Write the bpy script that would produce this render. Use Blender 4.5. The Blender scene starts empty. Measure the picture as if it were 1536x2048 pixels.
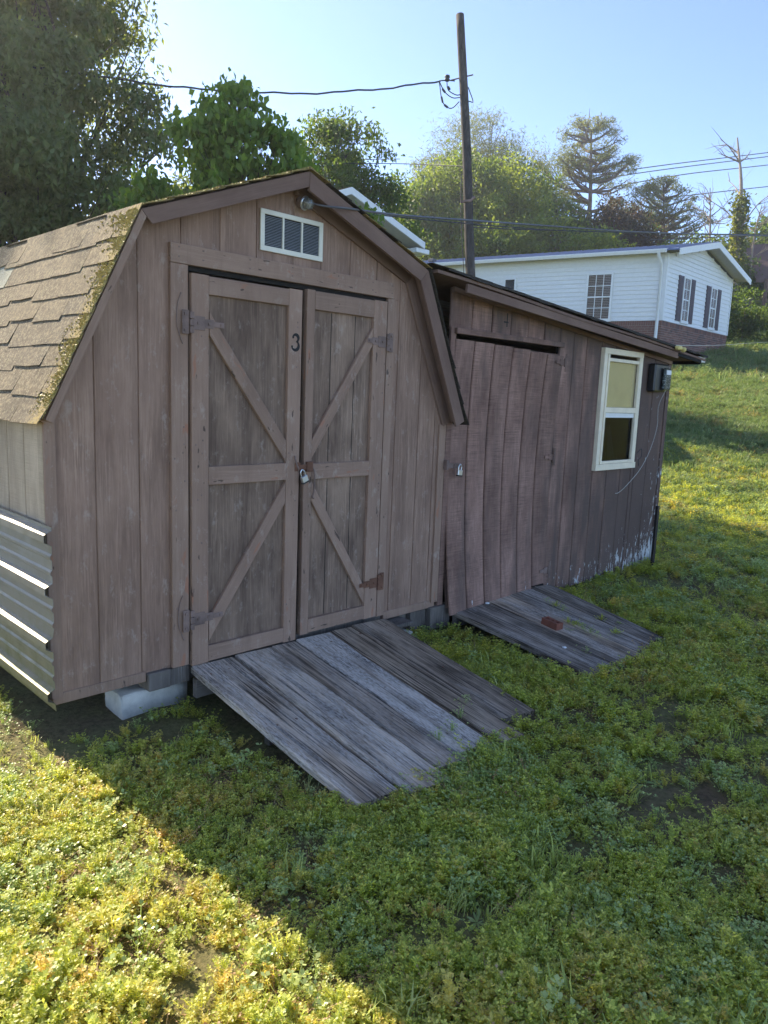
import bpy, bmesh, math, random
import numpy as np
from mathutils import Matrix, Vector, Euler

S = bpy.context.scene
COL = S.collection
RNG = np.random.default_rng(7)
random.seed(7)

# ------------------------------------------------------------------ camera
cam_d = bpy.data.cameras.new('camera'); cam = bpy.data.objects.new('camera', cam_d); COL.objects.link(cam)
RM = ((0.7084148, 0.0835463, -0.7008341), (-0.7047401, 0.1380346, -0.6959079), (0.0385988, 0.9868974, 0.1566642))
m = Matrix.Identity(4)
for i in range(3):
    for j in range(3): m[i][j] = RM[i][j]
CAM = Vector((-1.145, -3.05, 1.515))
m.translation = CAM
cam.matrix_world = m
cam_d.sensor_fit = 'VERTICAL'; cam_d.sensor_height = 36.0; cam_d.sensor_width = 27.0
cam_d.lens = 36.0 * 1488.13 / 2048
cam_d.clip_start = 0.05; cam_d.clip_end = 3000
S.camera = cam
S.render.resolution_x = 768; S.render.resolution_y = 1024

# ------------------------------------------------------------------ light
SUN_EL = math.radians(33.5); SUN_DIR = Vector((-0.045 * math.cos(SUN_EL), math.cos(SUN_EL), math.sin(SUN_EL))).normalized()
world = bpy.data.worlds.new('World'); S.world = world; world.use_nodes = True
wn = world.node_tree; bg = wn.nodes['Background']
sky = wn.nodes.new('ShaderNodeTexSky'); sky.sky_type = 'NISHITA'; sky.sun_disc = False
sky.sun_elevation = SUN_EL; sky.sun_rotation = math.atan2(SUN_DIR.x, SUN_DIR.y)
sky.altitude = 200; sky.air_density = 0.36; sky.dust_density = 0.08; sky.ozone_density = 0.0
wn.links.new(sky.outputs[0], bg.inputs[0]); bg.inputs[1].default_value = 0.15
sun_d = bpy.data.lights.new('sun', 'SUN'); sun = bpy.data.objects.new('sun', sun_d); COL.objects.link(sun)
sun_d.energy = 3.8; sun_d.angle = math.radians(0.5); sun_d.color = (1.0, 0.87, 0.66)
sun.rotation_euler = (-SUN_DIR).to_track_quat('-Z', 'Y').to_euler()
S.view_settings.view_transform = 'Standard'; S.view_settings.look = 'None'
S.view_settings.gamma = 1; S.view_settings.use_curve_mapping = False
S.view_settings.exposure = 1.9

# ------------------------------------------------------------------ object helpers
WM = {}
def link(o, world_m=None, parent=None):
    COL.objects.link(o)
    wm = world_m if world_m is not None else Matrix.Identity(4)
    WM[o.name] = wm
    if parent is not None:
        o.parent = parent
        o.matrix_basis = WM[parent.name].inverted() @ wm
    else:
        o.matrix_basis = wm
    return o
def thing(name, label, cat, loc=(0, 0, 0), group=None):
    o = bpy.data.objects.new(name, None); o.empty_display_size = 0.1
    link(o, Matrix.Translation(Vector(loc)))
    o['label'] = label; o['category'] = cat
    if group: o['group'] = group
    return o
def tag(o, label, cat, group=None):
    o['label'] = label; o['category'] = cat
    if group: o['group'] = group
    return o
def frame(o, ex, ez):
    ex = Vector(ex).normalized(); ez = Vector(ez).normalized(); ey = ez.cross(ex).normalized(); ex = ey.cross(ez).normalized()
    mm = Matrix((( ex.x, ey.x, ez.x, o[0]), (ex.y, ey.y, ez.y, o[1]), (ex.z, ey.z, ez.z, o[2]), (0, 0, 0, 1)))
    return mm
def mobj(name, me, mat, parent=None, wm=None):
    o = bpy.data.objects.new(name, me)
    if mat is not None and len(me.materials) == 0: me.materials.append(mat)
    return link(o, wm, parent)
def pymesh(name, verts, faces, smooth=False):
    me = bpy.data.meshes.new(name); me.from_pydata([tuple(v) for v in verts], [], faces); me.update()
    if smooth: me.shade_smooth()
    return me
def npmesh(name, V, F, rnd=None, smooth=False):
    """V (n,3), F (m,k) arrays"""
    me = bpy.data.meshes.new(name); k = F.shape[1]
    me.vertices.add(len(V)); me.vertices.foreach_set('co', V.astype(np.float32).ravel())
    me.loops.add(F.size); me.loops.foreach_set('vertex_index', F.astype(np.int32).ravel())
    me.polygons.add(len(F)); me.polygons.foreach_set('loop_start', (np.arange(len(F)) * k).astype(np.int32))
    me.polygons.foreach_set('loop_total', np.full(len(F), k, np.int32))
    if smooth: me.polygons.foreach_set('use_smooth', np.ones(len(F), bool))
    me.update(calc_edges=True)
    if rnd is not None:
        a = me.attributes.new('rnd', 'FLOAT', 'FACE'); a.data.foreach_set('value', rnd.astype(np.float32))
    return me
def beam_mesh(w, l, t, segs=1, ch=0.002, fn=None, y0=0.0):
    """chamfered board: x 0..w, y y0..y0+t, z 0..l"""
    c = min(ch, w * .3, t * .3)
    loop = [(c, y0), (w - c, y0), (w, y0 + c), (w, y0 + t - c), (w - c, y0 + t), (c, y0 + t), (0, y0 + t - c), (0, y0 + c)]
    V = []; F = []
    zs = [l * i / segs for i in range(segs + 1)]
    for z in zs:
        for (x, y) in loop: V.append((x, y, z))
    for i in range(segs):
        for k in range(8):
            a = i * 8 + k; b = i * 8 + (k + 1) % 8
            F.append((a, b, b + 8, a + 8))
    F.append(tuple(range(7, -1, -1))); F.append(tuple(segs * 8 + k for k in range(8)))
    if fn: V = [fn(*v) for v in V]
    return pymesh('board', V, F)
def board(name, o, ex, ez, w, l, t, mat, parent, segs=1, ch=0.002, fn=None, y0=0.0):
    return mobj(name, beam_mesh(w, l, t, segs, ch, fn, y0), mat, parent, frame(o, ex, ez))
def box_mesh(x0, x1, y0, y1, z0, z1, ch=0.0):
    bm = bmesh.new(); bmesh.ops.create_cube(bm, size=1)
    for v in bm.verts:
        v.co = Vector(((x0 + x1) / 2 + v.co.x * (x1 - x0), (y0 + y1) / 2 + v.co.y * (y1 - y0), (z0 + z1) / 2 + v.co.z * (z1 - z0)))
    if ch > 0: bmesh.ops.bevel(bm, geom=list(bm.edges), offset=ch, segments=1, affect='EDGES')
    me = bpy.data.meshes.new('box'); bm.to_mesh(me); bm.free(); return me
def box(name, b, mat, parent=None, ch=0.0):
    """world axis aligned box; origin at its min corner"""
    x0, x1, y0, y1, z0, z1 = b
    return mobj(name, box_mesh(0, x1 - x0, 0, y1 - y0, 0, z1 - z0, ch), mat, parent, Matrix.Translation((x0, y0, z0)))
def join(boxes, ch=0.0):
    bm = bmesh.new()
    for b in boxes:
        me = box_mesh(*b, ch=ch); bm.from_mesh(me); bpy.data.meshes.remove(me)
    me = bpy.data.meshes.new('boxes'); bm.to_mesh(me); bm.free(); return me
def tube_arrays(pts, rad, n=6):
    pts = np.array(pts, float); k = len(pts)
    rad = np.full(k, rad) if np.isscalar(rad) else np.array(rad, float)
    T = np.gradient(pts, axis=0); T /= np.linalg.norm(T, axis=1)[:, None] + 1e-9
    up = np.array([0, 0, 1.]) if abs(T[0][2]) < .9 else np.array([1., 0, 0])
    V = []
    s = np.cross(T[0], up); s /= np.linalg.norm(s)
    for i in range(k):
        s = s - T[i] * (s @ T[i]); s /= np.linalg.norm(s) + 1e-9; b = np.cross(T[i], s)
        a = np.arange(n) * 2 * np.pi / n
        V.append(pts[i] + rad[i] * (np.cos(a)[:, None] * s + np.sin(a)[:, None] * b))
    V = np.concatenate(V); F = []
    for i in range(k - 1):
        for j in range(n):
            F.append((i * n + j, i * n + (j + 1) % n, (i + 1) * n + (j + 1) % n, (i + 1) * n + j))
    return V, np.array(F)
def tubes_mesh(name, L, n=6, smooth=True):
    VV = []; FF = []; o = 0
    for pts, rad in L:
        V, F = tube_arrays(pts, rad, n); VV.append(V); FF.append(F + o); o += len(V)
    return npmesh(name, np.concatenate(VV), np.concatenate(FF), smooth=smooth)
def tube(name, pts, rad, mat, parent=None, n=6, wm=None):
    pts = np.array(pts, float); o = pts[0].copy() if parent is None and wm is None else np.zeros(3)
    me = tubes_mesh(name, [(pts - o, rad)], n)
    return mobj(name, me, mat, parent, wm if wm is not None else Matrix.Translation(Vector(o)))
def spline(P, k=8):
    P = np.array(P, float); out = []
    Q = np.vstack([2 * P[0] - P[1], P, 2 * P[-1] - P[-2]])
    for i in range(1, len(Q) - 2):
        for j in range(k):
            t = j / k
            out.append(0.5 * ((2 * Q[i]) + (-Q[i - 1] + Q[i + 1]) * t + (2 * Q[i - 1] - 5 * Q[i] + 4 * Q[i + 1] - Q[i + 2]) * t * t + (-Q[i - 1] + 3 * Q[i] - 3 * Q[i + 1] + Q[i + 2]) * t ** 3))
    out.append(P[-1]); return np.array(out)
def lathe_mesh(prof, n=20):
    V = []; F = []
    for (r, z) in prof:
        for j in range(n):
            a = 2 * math.pi * j / n; V.append((r * math.cos(a), r * math.sin(a), z))
    for i in range(len(prof) - 1):
        for j in range(n):
            F.append((i * n + j, i * n + (j + 1) % n, (i + 1) * n + (j + 1) % n, (i + 1) * n + j))
    return pymesh('lathe', V, F, True)

# ------------------------------------------------------------------ materials
class NT:
    def __init__(s, name):
        s.mat = bpy.data.materials.new(name); s.mat.use_nodes = True; s.t = s.mat.node_tree
        s.p = s.t.nodes['Principled BSDF']; s.out = s.t.nodes['Material Output']; s.p.inputs['Roughness'].default_value = .85
        s.p.inputs['Specular IOR Level'].default_value = .25
    def n(s, typ, props=None, **inp):
        nd = s.t.nodes.new('ShaderNode' + typ)
        for k, v in (props or {}).items(): setattr(nd, k, v)
        for k, v in inp.items():
            key = int(k[1:]) if k[0] == '_' and k[1:].isdigit() else k.replace('_', ' ')
            s.set(nd.inputs[key], v)
        return nd
    def set(s, sock, v):
        if hasattr(v, 'is_linked') or isinstance(v, bpy.types.NodeSocket): s.t.links.new(v, sock)
        else:
            if isinstance(v, tuple) and sock.type == 'RGBA' and len(v) == 3: v = (*v, 1)
            sock.default_value = v
    def coord(s, rand=True):
        tc = s.n('TexCoord'); oi = s.n('ObjectInfo')
        if not rand: return tc.outputs['Object'], oi.outputs['Random']
        mul = s.n('Math', {'operation': 'MULTIPLY'}, _0=oi.outputs['Random'], _1=37.3)
        cmb = s.n('CombineXYZ', X=mul.outputs[0], Y=mul.outputs[0], Z=mul.outputs[0])
        add = s.n('VectorMath', {'operation': 'ADD'}, _0=tc.outputs['Object'], _1=cmb.outputs[0])
        return add.outputs[0], oi.outputs['Random']
    def scale(s, v, sc):
        return s.n('VectorMath', {'operation': 'MULTIPLY'}, _0=v, _1=tuple(sc)).outputs[0]
    def noise(s, v, sc=1.0, detail=4, rough=.6, dist=0.0):
        return s.n('TexNoise', Vector=v, Scale=sc, Detail=detail, Roughness=rough, Distortion=dist).outputs['Fac']
    def ramp(s, f, a, b, lo=0.0, hi=1.0):
        nd = s.n('MapRange', {'clamp': True}, Value=f, _1=a, _2=b, _3=lo, _4=hi); return nd.outputs[0]
    def mix(s, f, a, b, mode='MIX'):
        nd = s.t.nodes.new('ShaderNodeMix'); nd.data_type = 'RGBA'; nd.blend_type = mode; nd.clamp_factor = True
        s.set(nd.inputs[0], f); s.set(nd.inputs[6], a); s.set(nd.inputs[7], b); return nd.outputs[2]
    def math(s, op, a, b=0.0):
        return s.n('Math', {'operation': op}, _0=a, _1=b).outputs[0]
    def bump(s, h, strength=.3, dist=.01):
        b = s.n('Bump', Height=h, Strength=strength, Distance=dist); s.set(s.p.inputs['Normal'], b.outputs[0]); return b
    def color(s, c): s.set(s.p.inputs['Base Color'], c)
def simple(name, c, rough=.6, metal=0.0, var=.15, bump=.0, spec=.3):
    N = NT(name); v, r = N.coord(); f = N.noise(v, 9, 5)
    c2 = tuple(x * (1 - var) for x in c); c3 = tuple(min(1, x * (1 + var)) for x in c)
    N.color(N.mix(N.ramp(f, .3, .7), c2, c3)); N.p.inputs['Roughness'].default_value = rough; N.p.inputs['Metallic'].default_value = metal
    N.p.inputs['Specular IOR Level'].default_value = spec
    if bump: N.bump(N.noise(v, 60, 4), bump, .004)
    return N.mat
def wood(name, c1, c2, cdark, saw=0.0, grain=.5, rust=0.0, white=0.0, lichen=0.0, bump=.35, gs=1.0, stain=0.0, tlo=.82, thi=1.14):
    N = NT(name); v, r = N.coord()
    big = N.noise(N.scale(v, (5, 5, 2.2)), 1, 5, .65)
    col = N.mix(N.ramp(big, .32, .68), c1, c2)
    fine = N.noise(N.scale(v, (150 * gs, 150 * gs, 5)), 1, 6, .7, .3)
    mid = N.noise(N.scale(v, (38 * gs, 38 * gs, 1.6)), 1, 5, .7, .6)
    g = N.math('MULTIPLY', N.ramp(fine, .42, .62), N.ramp(mid, .34, .6))
    gm = N.math('MULTIPLY', N.math('SUBTRACT', 1.0, g), grain)
    patch = N.ramp(N.noise(N.scale(v, (9, 9, 3)), 1, 4, .6), .35, .65, .35, 1.0)
    col = N.mix(N.math('MULTIPLY', gm, patch), col, cdark)
    if stain > 0:
        geo = N.n('NewGeometry'); st_ = N.noise(N.scale(geo.outputs['Position'], (9, 3, 1.0)), 1, 6, .68, .4)
        col = N.mix(N.ramp(st_, .50, .66, 0, stain), col, cdark); st2 = N.noise(N.scale(geo.outputs['Position'], (16, 4, 9)), 1, 6, .75)
        col = N.mix(N.ramp(st2, .56, .68, 0, .5), col, (.46, .37, .30))
    # per board tone
    tone = N.ramp(r, 0.0, 1.0, tlo, thi)
    tn = N.n('CombineXYZ', X=tone, Y=tone, Z=tone).outputs[0]
    col = N.mix(1.0, col, tn, 'MULTIPLY')
    h = N.math('ADD', N.math('MULTIPLY', fine, .6), N.math('MULTIPLY', mid, .6))
    if saw > 0:
        sw = N.noise(N.scale(v, (6, 6, 230)), 1, 3, .7); sm = N.ramp(N.noise(N.scale(v, (14, 14, 5)), 1, 3), .3, .7)
        sw2 = N.math('MULTIPLY', N.ramp(sw, .42, .62), sm)
        col = N.mix(N.math('MULTIPLY', sw2, saw), col, cdark)
        h = N.math('ADD', N.math('MULTIPLY', sw, .8), N.math('MULTIPLY', fine, .3))
    if rust > 0:
        k = N.noise(N.scale(v, (22, 22, 6)), 1, 4, .5)
        col = N.mix(N.math('MULTIPLY', N.ramp(k, .655, .70), rust), col, (.36, .165, .10))
        k2 = N.noise(N.scale(v, (30, 30, 9)), 1.3, 3, .5)
        col = N.mix(N.math('MULTIPLY', N.ramp(k2, .68, .71), rust * .9), col, (.03, .022, .02))
    if white > 0:
        geo = N.n('NewGeometry'); sx = N.n('SeparateXYZ', Vector=geo.outputs['Position'])
        q_ = N.noise(N.scale(geo.outputs['Position'], (7, 3, 1.3)), 1, 5, .6)
        q_ = N.math('ADD', q_, N.ramp(sx.outputs[0], 3.3, 5.0, -.10, .22)); q_ = N.math('ADD', q_, N.ramp(sx.outputs[2], 1.2, .2, 0, .06)); q_ = N.math('ADD', q_, N.math('MULTIPLY', N.ramp(sx.outputs[2], 1.85, 2.0), .14))
        col = N.mix(N.ramp(q_, .44, .66, 0, .86), col, (.105, .075, .062))
    if lichen > 0:
        k = N.noise(N.scale(v, (190, 190, 34)), 1, 8, .8); k3 = N.noise(N.scale(v, (9, 9, 1.5)), 1, 4, .55)
        lk = N.math('MULTIPLY', N.ramp(k, .42, .56), N.ramp(N.math('ADD', k3, N.math('MULTIPLY', N.math('SUBTRACT', r, .5), .30)), .44, .60))
        cr = N.noise(N.scale(v, (85, 85, 1.1)), 1, 3, .6, .25); col = N.mix(N.ramp(cr, .555, .60, 0, .92), col, cdark)
        col = N.mix(N.math('MULTIPLY', lk, lichen), col, (.80, .73, .66))
        k4 = N.noise(N.scale(v, (25, 25, 3)), 1, 5, .6)
        col = N.mix(N.math('MULTIPLY', N.ramp(k4, .60, .70), .5), col, (.13, .085, .05))
    if white > 0:
        geo = N.n('NewGeometry'); sx = N.n('SeparateXYZ', Vector=geo.outputs['Position'])
        pk = N.n('TexNoise', Vector=N.scale(geo.outputs['Position'], (30, 30, 8)), Scale=1, Detail=7, Roughness=.72).outputs['Fac']
        zk = N.ramp(sx.outputs[2], .0, .48, .185, .0); xk = N.ramp(sx.outputs[0], 3.4, 5.2, -.08, .05)
        edge = N.math('MULTIPLY', N.ramp(sx.outputs[0], 5.25, 5.5, 0, .09), N.ramp(sx.outputs[2], 1.1, .9, 0, 1))
        tot = N.math('ADD', N.math('ADD', N.math('ADD', pk, zk), xk), edge)
        ww = N.ramp(tot, .70, .715)
        col = N.mix(N.math('MULTIPLY', ww, white), col, (.55, .55, .53))
    N.color(col); N.p.inputs['Roughness'].default_value = .9
    N.bump(h, bump, .004)
    return N.mat
M = {}
M['barn'] = wood('faded_brown_siding', (.315, .195, .138), (.46, .300, .212), (.15, .090, .064), grain=.70, bump=.4, tlo=.94, thi=1.05, stain=.5)
M['trim'] = wood('brown_trim_paint', (.305, .195, .138), (.38, .250, .178), (.16, .098, .070), grain=.42, rust=.8, bump=.25, tlo=.9, thi=1.06, stain=.3)
M['panel'] = wood('weathered_door_panel', (.23, .150, .105), (.42, .285, .198), (.085, .054, .040), grain=.80, bump=.5, stain=.62)
M['fascia'] = wood('roof_trim_paint', (.175, .108, .082), (.26, .168, .126), (.08, .048, .038), grain=.35, bump=.3)
M['shed'] = wood('rough_sawn_brown_boards', (.24, .135, .100), (.45, .270, .205), (.045, .027, .022), saw=.62, grain=.45, white=.95, bump=.5)
M['ramp'] = wood('weathered_grey_planks', (.40, .31, .235), (.66, .55, .45), (.045, .034, .025), grain=1.0, lichen=.62, bump=.9)
M['ramp_mid'] = wood('weathered_tan_planks', (.52, .38, .26), (.80, .63, .47), (.050, .036, .026), grain=1.0, lichen=.45, bump=.9)
M['ramp_brown'] = wood('weathered_brown_planks', (.36, .26, .18), (.64, .49, .36), (.036, .026, .019), grain=1.0, lichen=.25, bump=.9)
M['ramp_dark'] = wood('weathered_dark_planks', (.28, .22, .165), (.60, .50, .41), (.030, .023, .018), grain=1.0, lichen=.45, bump=.9)
M['old'] = wood('old_grey_timber', (.15, .125, .105), (.25, .22, .19), (.05, .04, .035), grain=.8, bump=.6)
M['left'] = wood('sun_tinted_side_siding', (.44, .33, .22), (.60, .47, .32), (.16, .12, .08), grain=.5, saw=.3, bump=.4)  # lighter tan paints the grazing sun into the left wall's colour
M['pole'] = wood('creosote_pole_wood', (.075, .065, .058), (.15, .13, .115), (.02, .018, .017), grain=.9, bump=.9, gs=.35)
M['dark'] = simple('dark_interior', (.012, .011, .010), .9)
M['white'] = simple('white_vinyl', (.74, .75, .74), .5, var=.04)
M['cream'] = simple('cream_paint', (.80, .70, .52), .55, var=.10, bump=.15)
M['ventw'] = simple('pale_vent_enamel', (.72, .68, .55), .45, var=.08)
M['ventd'] = simple('vent_louvre_grey', (.22, .24, .25), .5, var=.15)
M['steel'] = simple('padlock_steel', (.55, .56, .58), .3, metal=.9, var=.1)
M['iron'] = simple('painted_hinge_iron', (.20, .135, .11), .7, var=.4, bump=.4)
M['rust'] = simple('rusty_iron', (.16, .075, .045), .8, var=.4, bump=.4)
M['black'] = simple('black_plastic', (.012, .013, .014), .35, var=.2, spec=.5)
M['blackpaint'] = simple('black_numeral_paint', (.012, .011, .011), .6)
M['wire'] = simple('dark_cable', (.035, .035, .04), .55)
M['greycable'] = simple('grey_cable', (.10, .10, .105), .5)
M['palewire'] = simple('pale_wire', (.42, .40, .36), .5)
M['yellow'] = simple('yellow_insulator', (.62, .50, .17), .45)
M['purple'] = simple('dark_purple_shutter', (.075, .058, .070), .55, var=.12)
M['block'] = simple('concrete_block', (.55, .52, .46), .95, var=.25, bump=.8)
M['red'] = simple('red_brick_clay', (.23, .085, .055), .9, var=.3, bump=.8)
M['mortar'] = simple('mortar', (.30, .27, .24), .95, var=.15, bump=.4)
M['curtain'] = simple('tan_window_film', (.66, .52, .26), .75, var=.06)
M['ply'] = simple('soffit_board', (.45, .44, .40), .8, var=.08)
M['twig'] = simple('bare_twig_bark', (.17, .14, .115), .9, var=.25)
M['steelpost'] = simple('dark_steel_post', (.022, .018, .017), .6, var=.3)
def brickmat():
    N = NT('house_brick'); v, r = N.coord()
    c = N.mix(N.ramp(r, .0, .6), (.085, .060, .062), (.25, .12, .09)); c = N.mix(N.ramp(r, .75, 1.0), c, (.30, .17, .13))
    N.color(N.mix(N.ramp(N.noise(v, 25, 4), .4, .7), c, (.14, .09, .08))); N.p.inputs['Roughness'].default_value = .9
    return N.mat
M['brick'] = brickmat()
def roofmetal():
    N = NT('blue_grey_metal_roof'); v, r = N.coord()
    N.color(N.mix(N.ramp(N.noise(v, 3, 4), .3, .7), (.12, .15, .24), (.17, .20, .30))); N.p.inputs['Roughness'].default_value = .38; N.p.inputs['Metallic'].default_value = .55
    return N.mat
M['bluemetal'] = roofmetal()
def galv():
    N = NT('galvanised_sheet'); v, r = N.coord(False)
    sx = N.n('SeparateXYZ', Vector=v)
    st = N.noise(N.scale(v, (3, 3, 26)), 1, 5, .6); f = N.noise(v, 14, 5, .6)
    g = N.math('ADD', N.ramp(sx.outputs[2], .0, .95, .42, -.12), N.math('MULTIPLY', f, .5))
    c = N.mix(N.ramp(f, .35, .7), (.22, .205, .17), (.30, .28, .235)); c = N.mix(N.ramp(g, .34, .62, 0, .85), c, (.15, .14, .05))
    c = N.mix(N.ramp(st, .58, .72, 0, .4), c, (.16, .12, .07))
    N.color(c); N.p.inputs['Metallic'].default_value = .5; N.set(N.p.inputs['Roughness'], N.ramp(f, .3, .7, .42, .62))
    N.bump(N.noise(v, 6, 3), .06, .01)
    return N.mat
M['galv'] = galv()
def shingle(name, dark=False):
    N = NT(name); v, r = N.coord(); geo = N.n('NewGeometry')
    sp = N.noise(v, 115, 4, .8); bl = N.noise(v, 7, 5, .65)
    c = N.mix(N.ramp(bl, .3, .7), (.105, .078, .046), (.20, .148, .088))
    c = N.mix(N.ramp(r, .0, 1.0, 0, .45), c, (.10, .088, .072))
    c = N.mix(N.ramp(sp, .55, .64, 0, .9), c, (.42, .37, .25))
    c = N.mix(N.ramp(sp, .46, .36, 0, .8), c, (.03, .025, .022))
    sm_ = N.noise(v, 42, 5, .75); c = N.mix(N.ramp(sm_, .52, .64, 0, .6), c, (.36, .29, .17)); c = N.mix(N.ramp(sm_, .46, .34, 0, .65), c, (.05, .036, .024))
    li = N.noise(v, 28, 6, .7)
    c = N.mix(N.ramp(li, .60, .70, 0, .75), c, (.30, .27, .15))
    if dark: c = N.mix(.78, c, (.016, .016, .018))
    else:
        sx = N.n('SeparateXYZ', Vector=geo.outputs['Position'])
        mo = N.math('ADD', N.noise(geo.outputs['Position'], 60, 8, .8), N.ramp(sx.outputs[1], -.1, .22, .18, -.22))
        c = N.mix(N.ramp(mo, .60, .68, 0, .8), c, (.34, .25, .08))
    N.color(c); N.p.inputs['Roughness'].default_value = .95
    N.bump(sp, .8, .004); return N.mat
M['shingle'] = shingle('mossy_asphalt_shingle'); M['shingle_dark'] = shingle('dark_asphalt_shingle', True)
N = NT('new_patch_shingle'); v, r = N.coord(); sp = N.noise(v, 200, 3, .7)
N.color(N.mix(N.ramp(sp, .4, .62), (.16, .15, .10), (.50, .49, .38))); N.bump(sp, .8, .004); M['patch'] = N.mat
def leafmat(name, ca, cb, cc=None, trans=.45, inst=False, rough=.55, tcol=None, k=1.0):
    N = NT(name); at = N.n('Attribute', {'attribute_name': 'rnd'}).outputs['Fac']
    c = N.mix(N.math('POWER', N.ramp(at, 0, 1), 1.6 if inst else 1.0), ca, cb)
    if inst:
        ti = N.n('Attribute', {'attribute_name': 'tint', 'attribute_type': 'INSTANCER'}).outputs['Fac']
        c = N.mix(N.ramp(ti, .25, 1.0), c, cc)
    elif cc is not None:
        geo = N.n('NewGeometry'); c = N.mix(N.ramp(N.noise(geo.outputs['Position'], .55 * k, 3), .42, .66), c, cc)
    N.color(c); N.p.inputs['Roughness'].default_value = rough; N.p.inputs['Specular IOR Level'].default_value = .3
    tr = N.n('BsdfTranslucent')
    yl = N.mix(1.0, c, tcol or (2.1, 1.9, .7), 'MULTIPLY'); N.set(tr.inputs[0], yl); N.p.inputs['Specular IOR Level'].default_value = .5 if inst else .3
    ms = N.n('MixShader', _0=trans); N.t.links.new(N.p.outputs[0], ms.inputs[1]); N.t.links.new(tr.outputs[0], ms.inputs[2])
    N.t.links.new(ms.outputs[0], N.out.inputs[0]); return N.mat
M['leaf_dark'] = leafmat('dark_maple_leaves', (.09, .13, .055), (.17, .22, .095), (.11, .15, .07), .5)  # greyed and lightened: sunward haze is put into the leaf colour
M['leaf_big'] = leafmat('fresh_big_leaves', (.095, .165, .035), (.20, .29, .07), (.11, .18, .05), .55)
M['leaf_mid'] = leafmat('mid_green_leaves', (.055, .10, .025), (.11, .175, .042), (.065, .105, .035), .45)
M['leaf_yel'] = leafmat('yellow_green_leaves', (.11, .165, .035), (.23, .28, .06), (.07, .12, .03), .5, k=.5)
M['needle'] = leafmat('olive_pine_needles', (.080, .105, .040), (.16, .18, .075), None, .38)
M['leaf_red'] = leafmat('rusty_leaves', (.055, .038, .030), (.095, .060, .040), (.04, .05, .03), .35)
M['ivy'] = leafmat('ivy_leaves', (.07, .10, .02), (.15, .17, .04), None, .4)
M['weed'] = leafmat('weed_leaves', (.25, .31, .065), (.64, .67, .18), (.64, .46, .19), .5, inst=True, rough=.45)
M['weed_blue'] = leafmat('clover_leaves', (.26, .34, .11), (.54, .62, .25), (.64, .64, .31), .42, inst=True, rough=.42, tcol=(1.5, 1.5, .9))
M['grass'] = leafmat('grass_blades', (.28, .35, .085), (.54, .59, .18), (.62, .57, .32), .42, inst=True, rough=.42, tcol=(1.6, 1.5, .9))
M['lawn'] = leafmat('shade_tinted_lawn_blades', (.11, .17, .055), (.27, .345, .14), (.34, .33, .20), .38, inst=True, rough=.5, tcol=(1.5, 1.5, .9))  # darkened green puts tree shade on the far lawn into the colour
M['dry'] = leafmat('dry_stems', (.30, .17, .08), (.42, .29, .15), (.48, .38, .22), .30, inst=True)
M['bark'] = simple('grey_brown_bark', (.085, .070, .058), .95, var=.35, bump=.9)
M['bark_pine'] = simple('pine_bark', (.13, .095, .075), .95, var=.3, bump=.9)
M['deadwood'] = simple('pale_dead_wood', (.27, .22, .17), .9, var=.25)
def glassmat(name, tint, gl=.06, gc=.9):
    N = NT(name); tr = N.n('BsdfTransparent', Color=tint); g = N.n('BsdfGlossy', Roughness=.04, Color=(gc, gc, gc)); lw = N.n('LayerWeight', Blend=.5)
    f = N.math('ADD', N.math('MULTIPLY', N.math('POWER', lw.outputs['Facing'], 5.0), .9), .04 + gl)
    ms = N.n('MixShader', _0=f); N.t.links.new(tr.outputs[0], ms.inputs[1]); N.t.links.new(g.outputs[0], ms.inputs[2]); N.t.links.new(ms.outputs[0], N.out.inputs[0]); return N.mat
M['glass'] = glassmat('window_glass', (.92, .93, .92), 0.0); M['glass_dark'] = glassmat('dark_window_glass', (.30, .32, .35), .0, .5)
def groundmat():
    N = NT('soil_and_lawn'); geo = N.n('NewGeometry'); P = geo.outputs['Position']; sx = N.n('SeparateXYZ', Vector=P)
    a = N.noise(P, 2.2, 6, .65); b = N.noise(P, 38, 6, .75)
    c = N.mix(N.ramp(b, .35, .7), (.07, .045, .028), (.22, .145, .09))
    g = N.mix(N.ramp(b, .35, .7), (.14, .19, .05), (.30, .34, .11))
    d = N.n('VectorMath', {'operation': 'DISTANCE'}, _0=P, _1=tuple(CAM)).outputs['Value']
    c = N.mix(N.math('MULTIPLY', N.ramp(a, .3, .6), N.ramp(d, 4, 13, .45, 1.0)), c, g)
    N.color(c); N.p.inputs['Roughness'].default_value = .95; N.bump(b, .9, .02); return N.mat
M['ground'] = groundmat()

# ------------------------------------------------------------------ terrain
def vnoise(x, y, s, seed=0):
    x = np.asarray(x, float) * s; y = np.asarray(y, float) * s
    return (np.sin(x * 1.3 + seed) * np.cos(y * 1.7 - seed * 1.3) + .6 * np.sin(x * 2.9 - y * 1.1 + seed * 2) + .5 * np.cos(y * 3.7 + x * .8 + seed * 3) + .3 * np.sin(x * 6.1 + y * 5.3 + seed)) / 2.4
def H(x, y):
    x = np.asarray(x, float); y = np.asarray(y, float)
    s = .85 * x + .5 * y - 6.0
    sp = np.where(s > 0, s, 0)
    h = .165 * (np.sqrt(sp * sp + 2.0) - math.sqrt(2.0)) + .03 * np.clip(sp - 30, 0, 60)
    h = np.minimum(h, 14 + .02 * sp)
    near = np.exp(-((x - 1.5) ** 2 + (y - .5) ** 2) / 60)
    h = h + .018 * vnoise(x, y, 1.4, 1) * np.clip(1.4 - near, .3, 1) + .009 * vnoise(x, y, 5.5, 2)
    return h + np.where(x > 4.5, np.clip((x - 4.5) * .05, 0, .1), 0)
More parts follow.
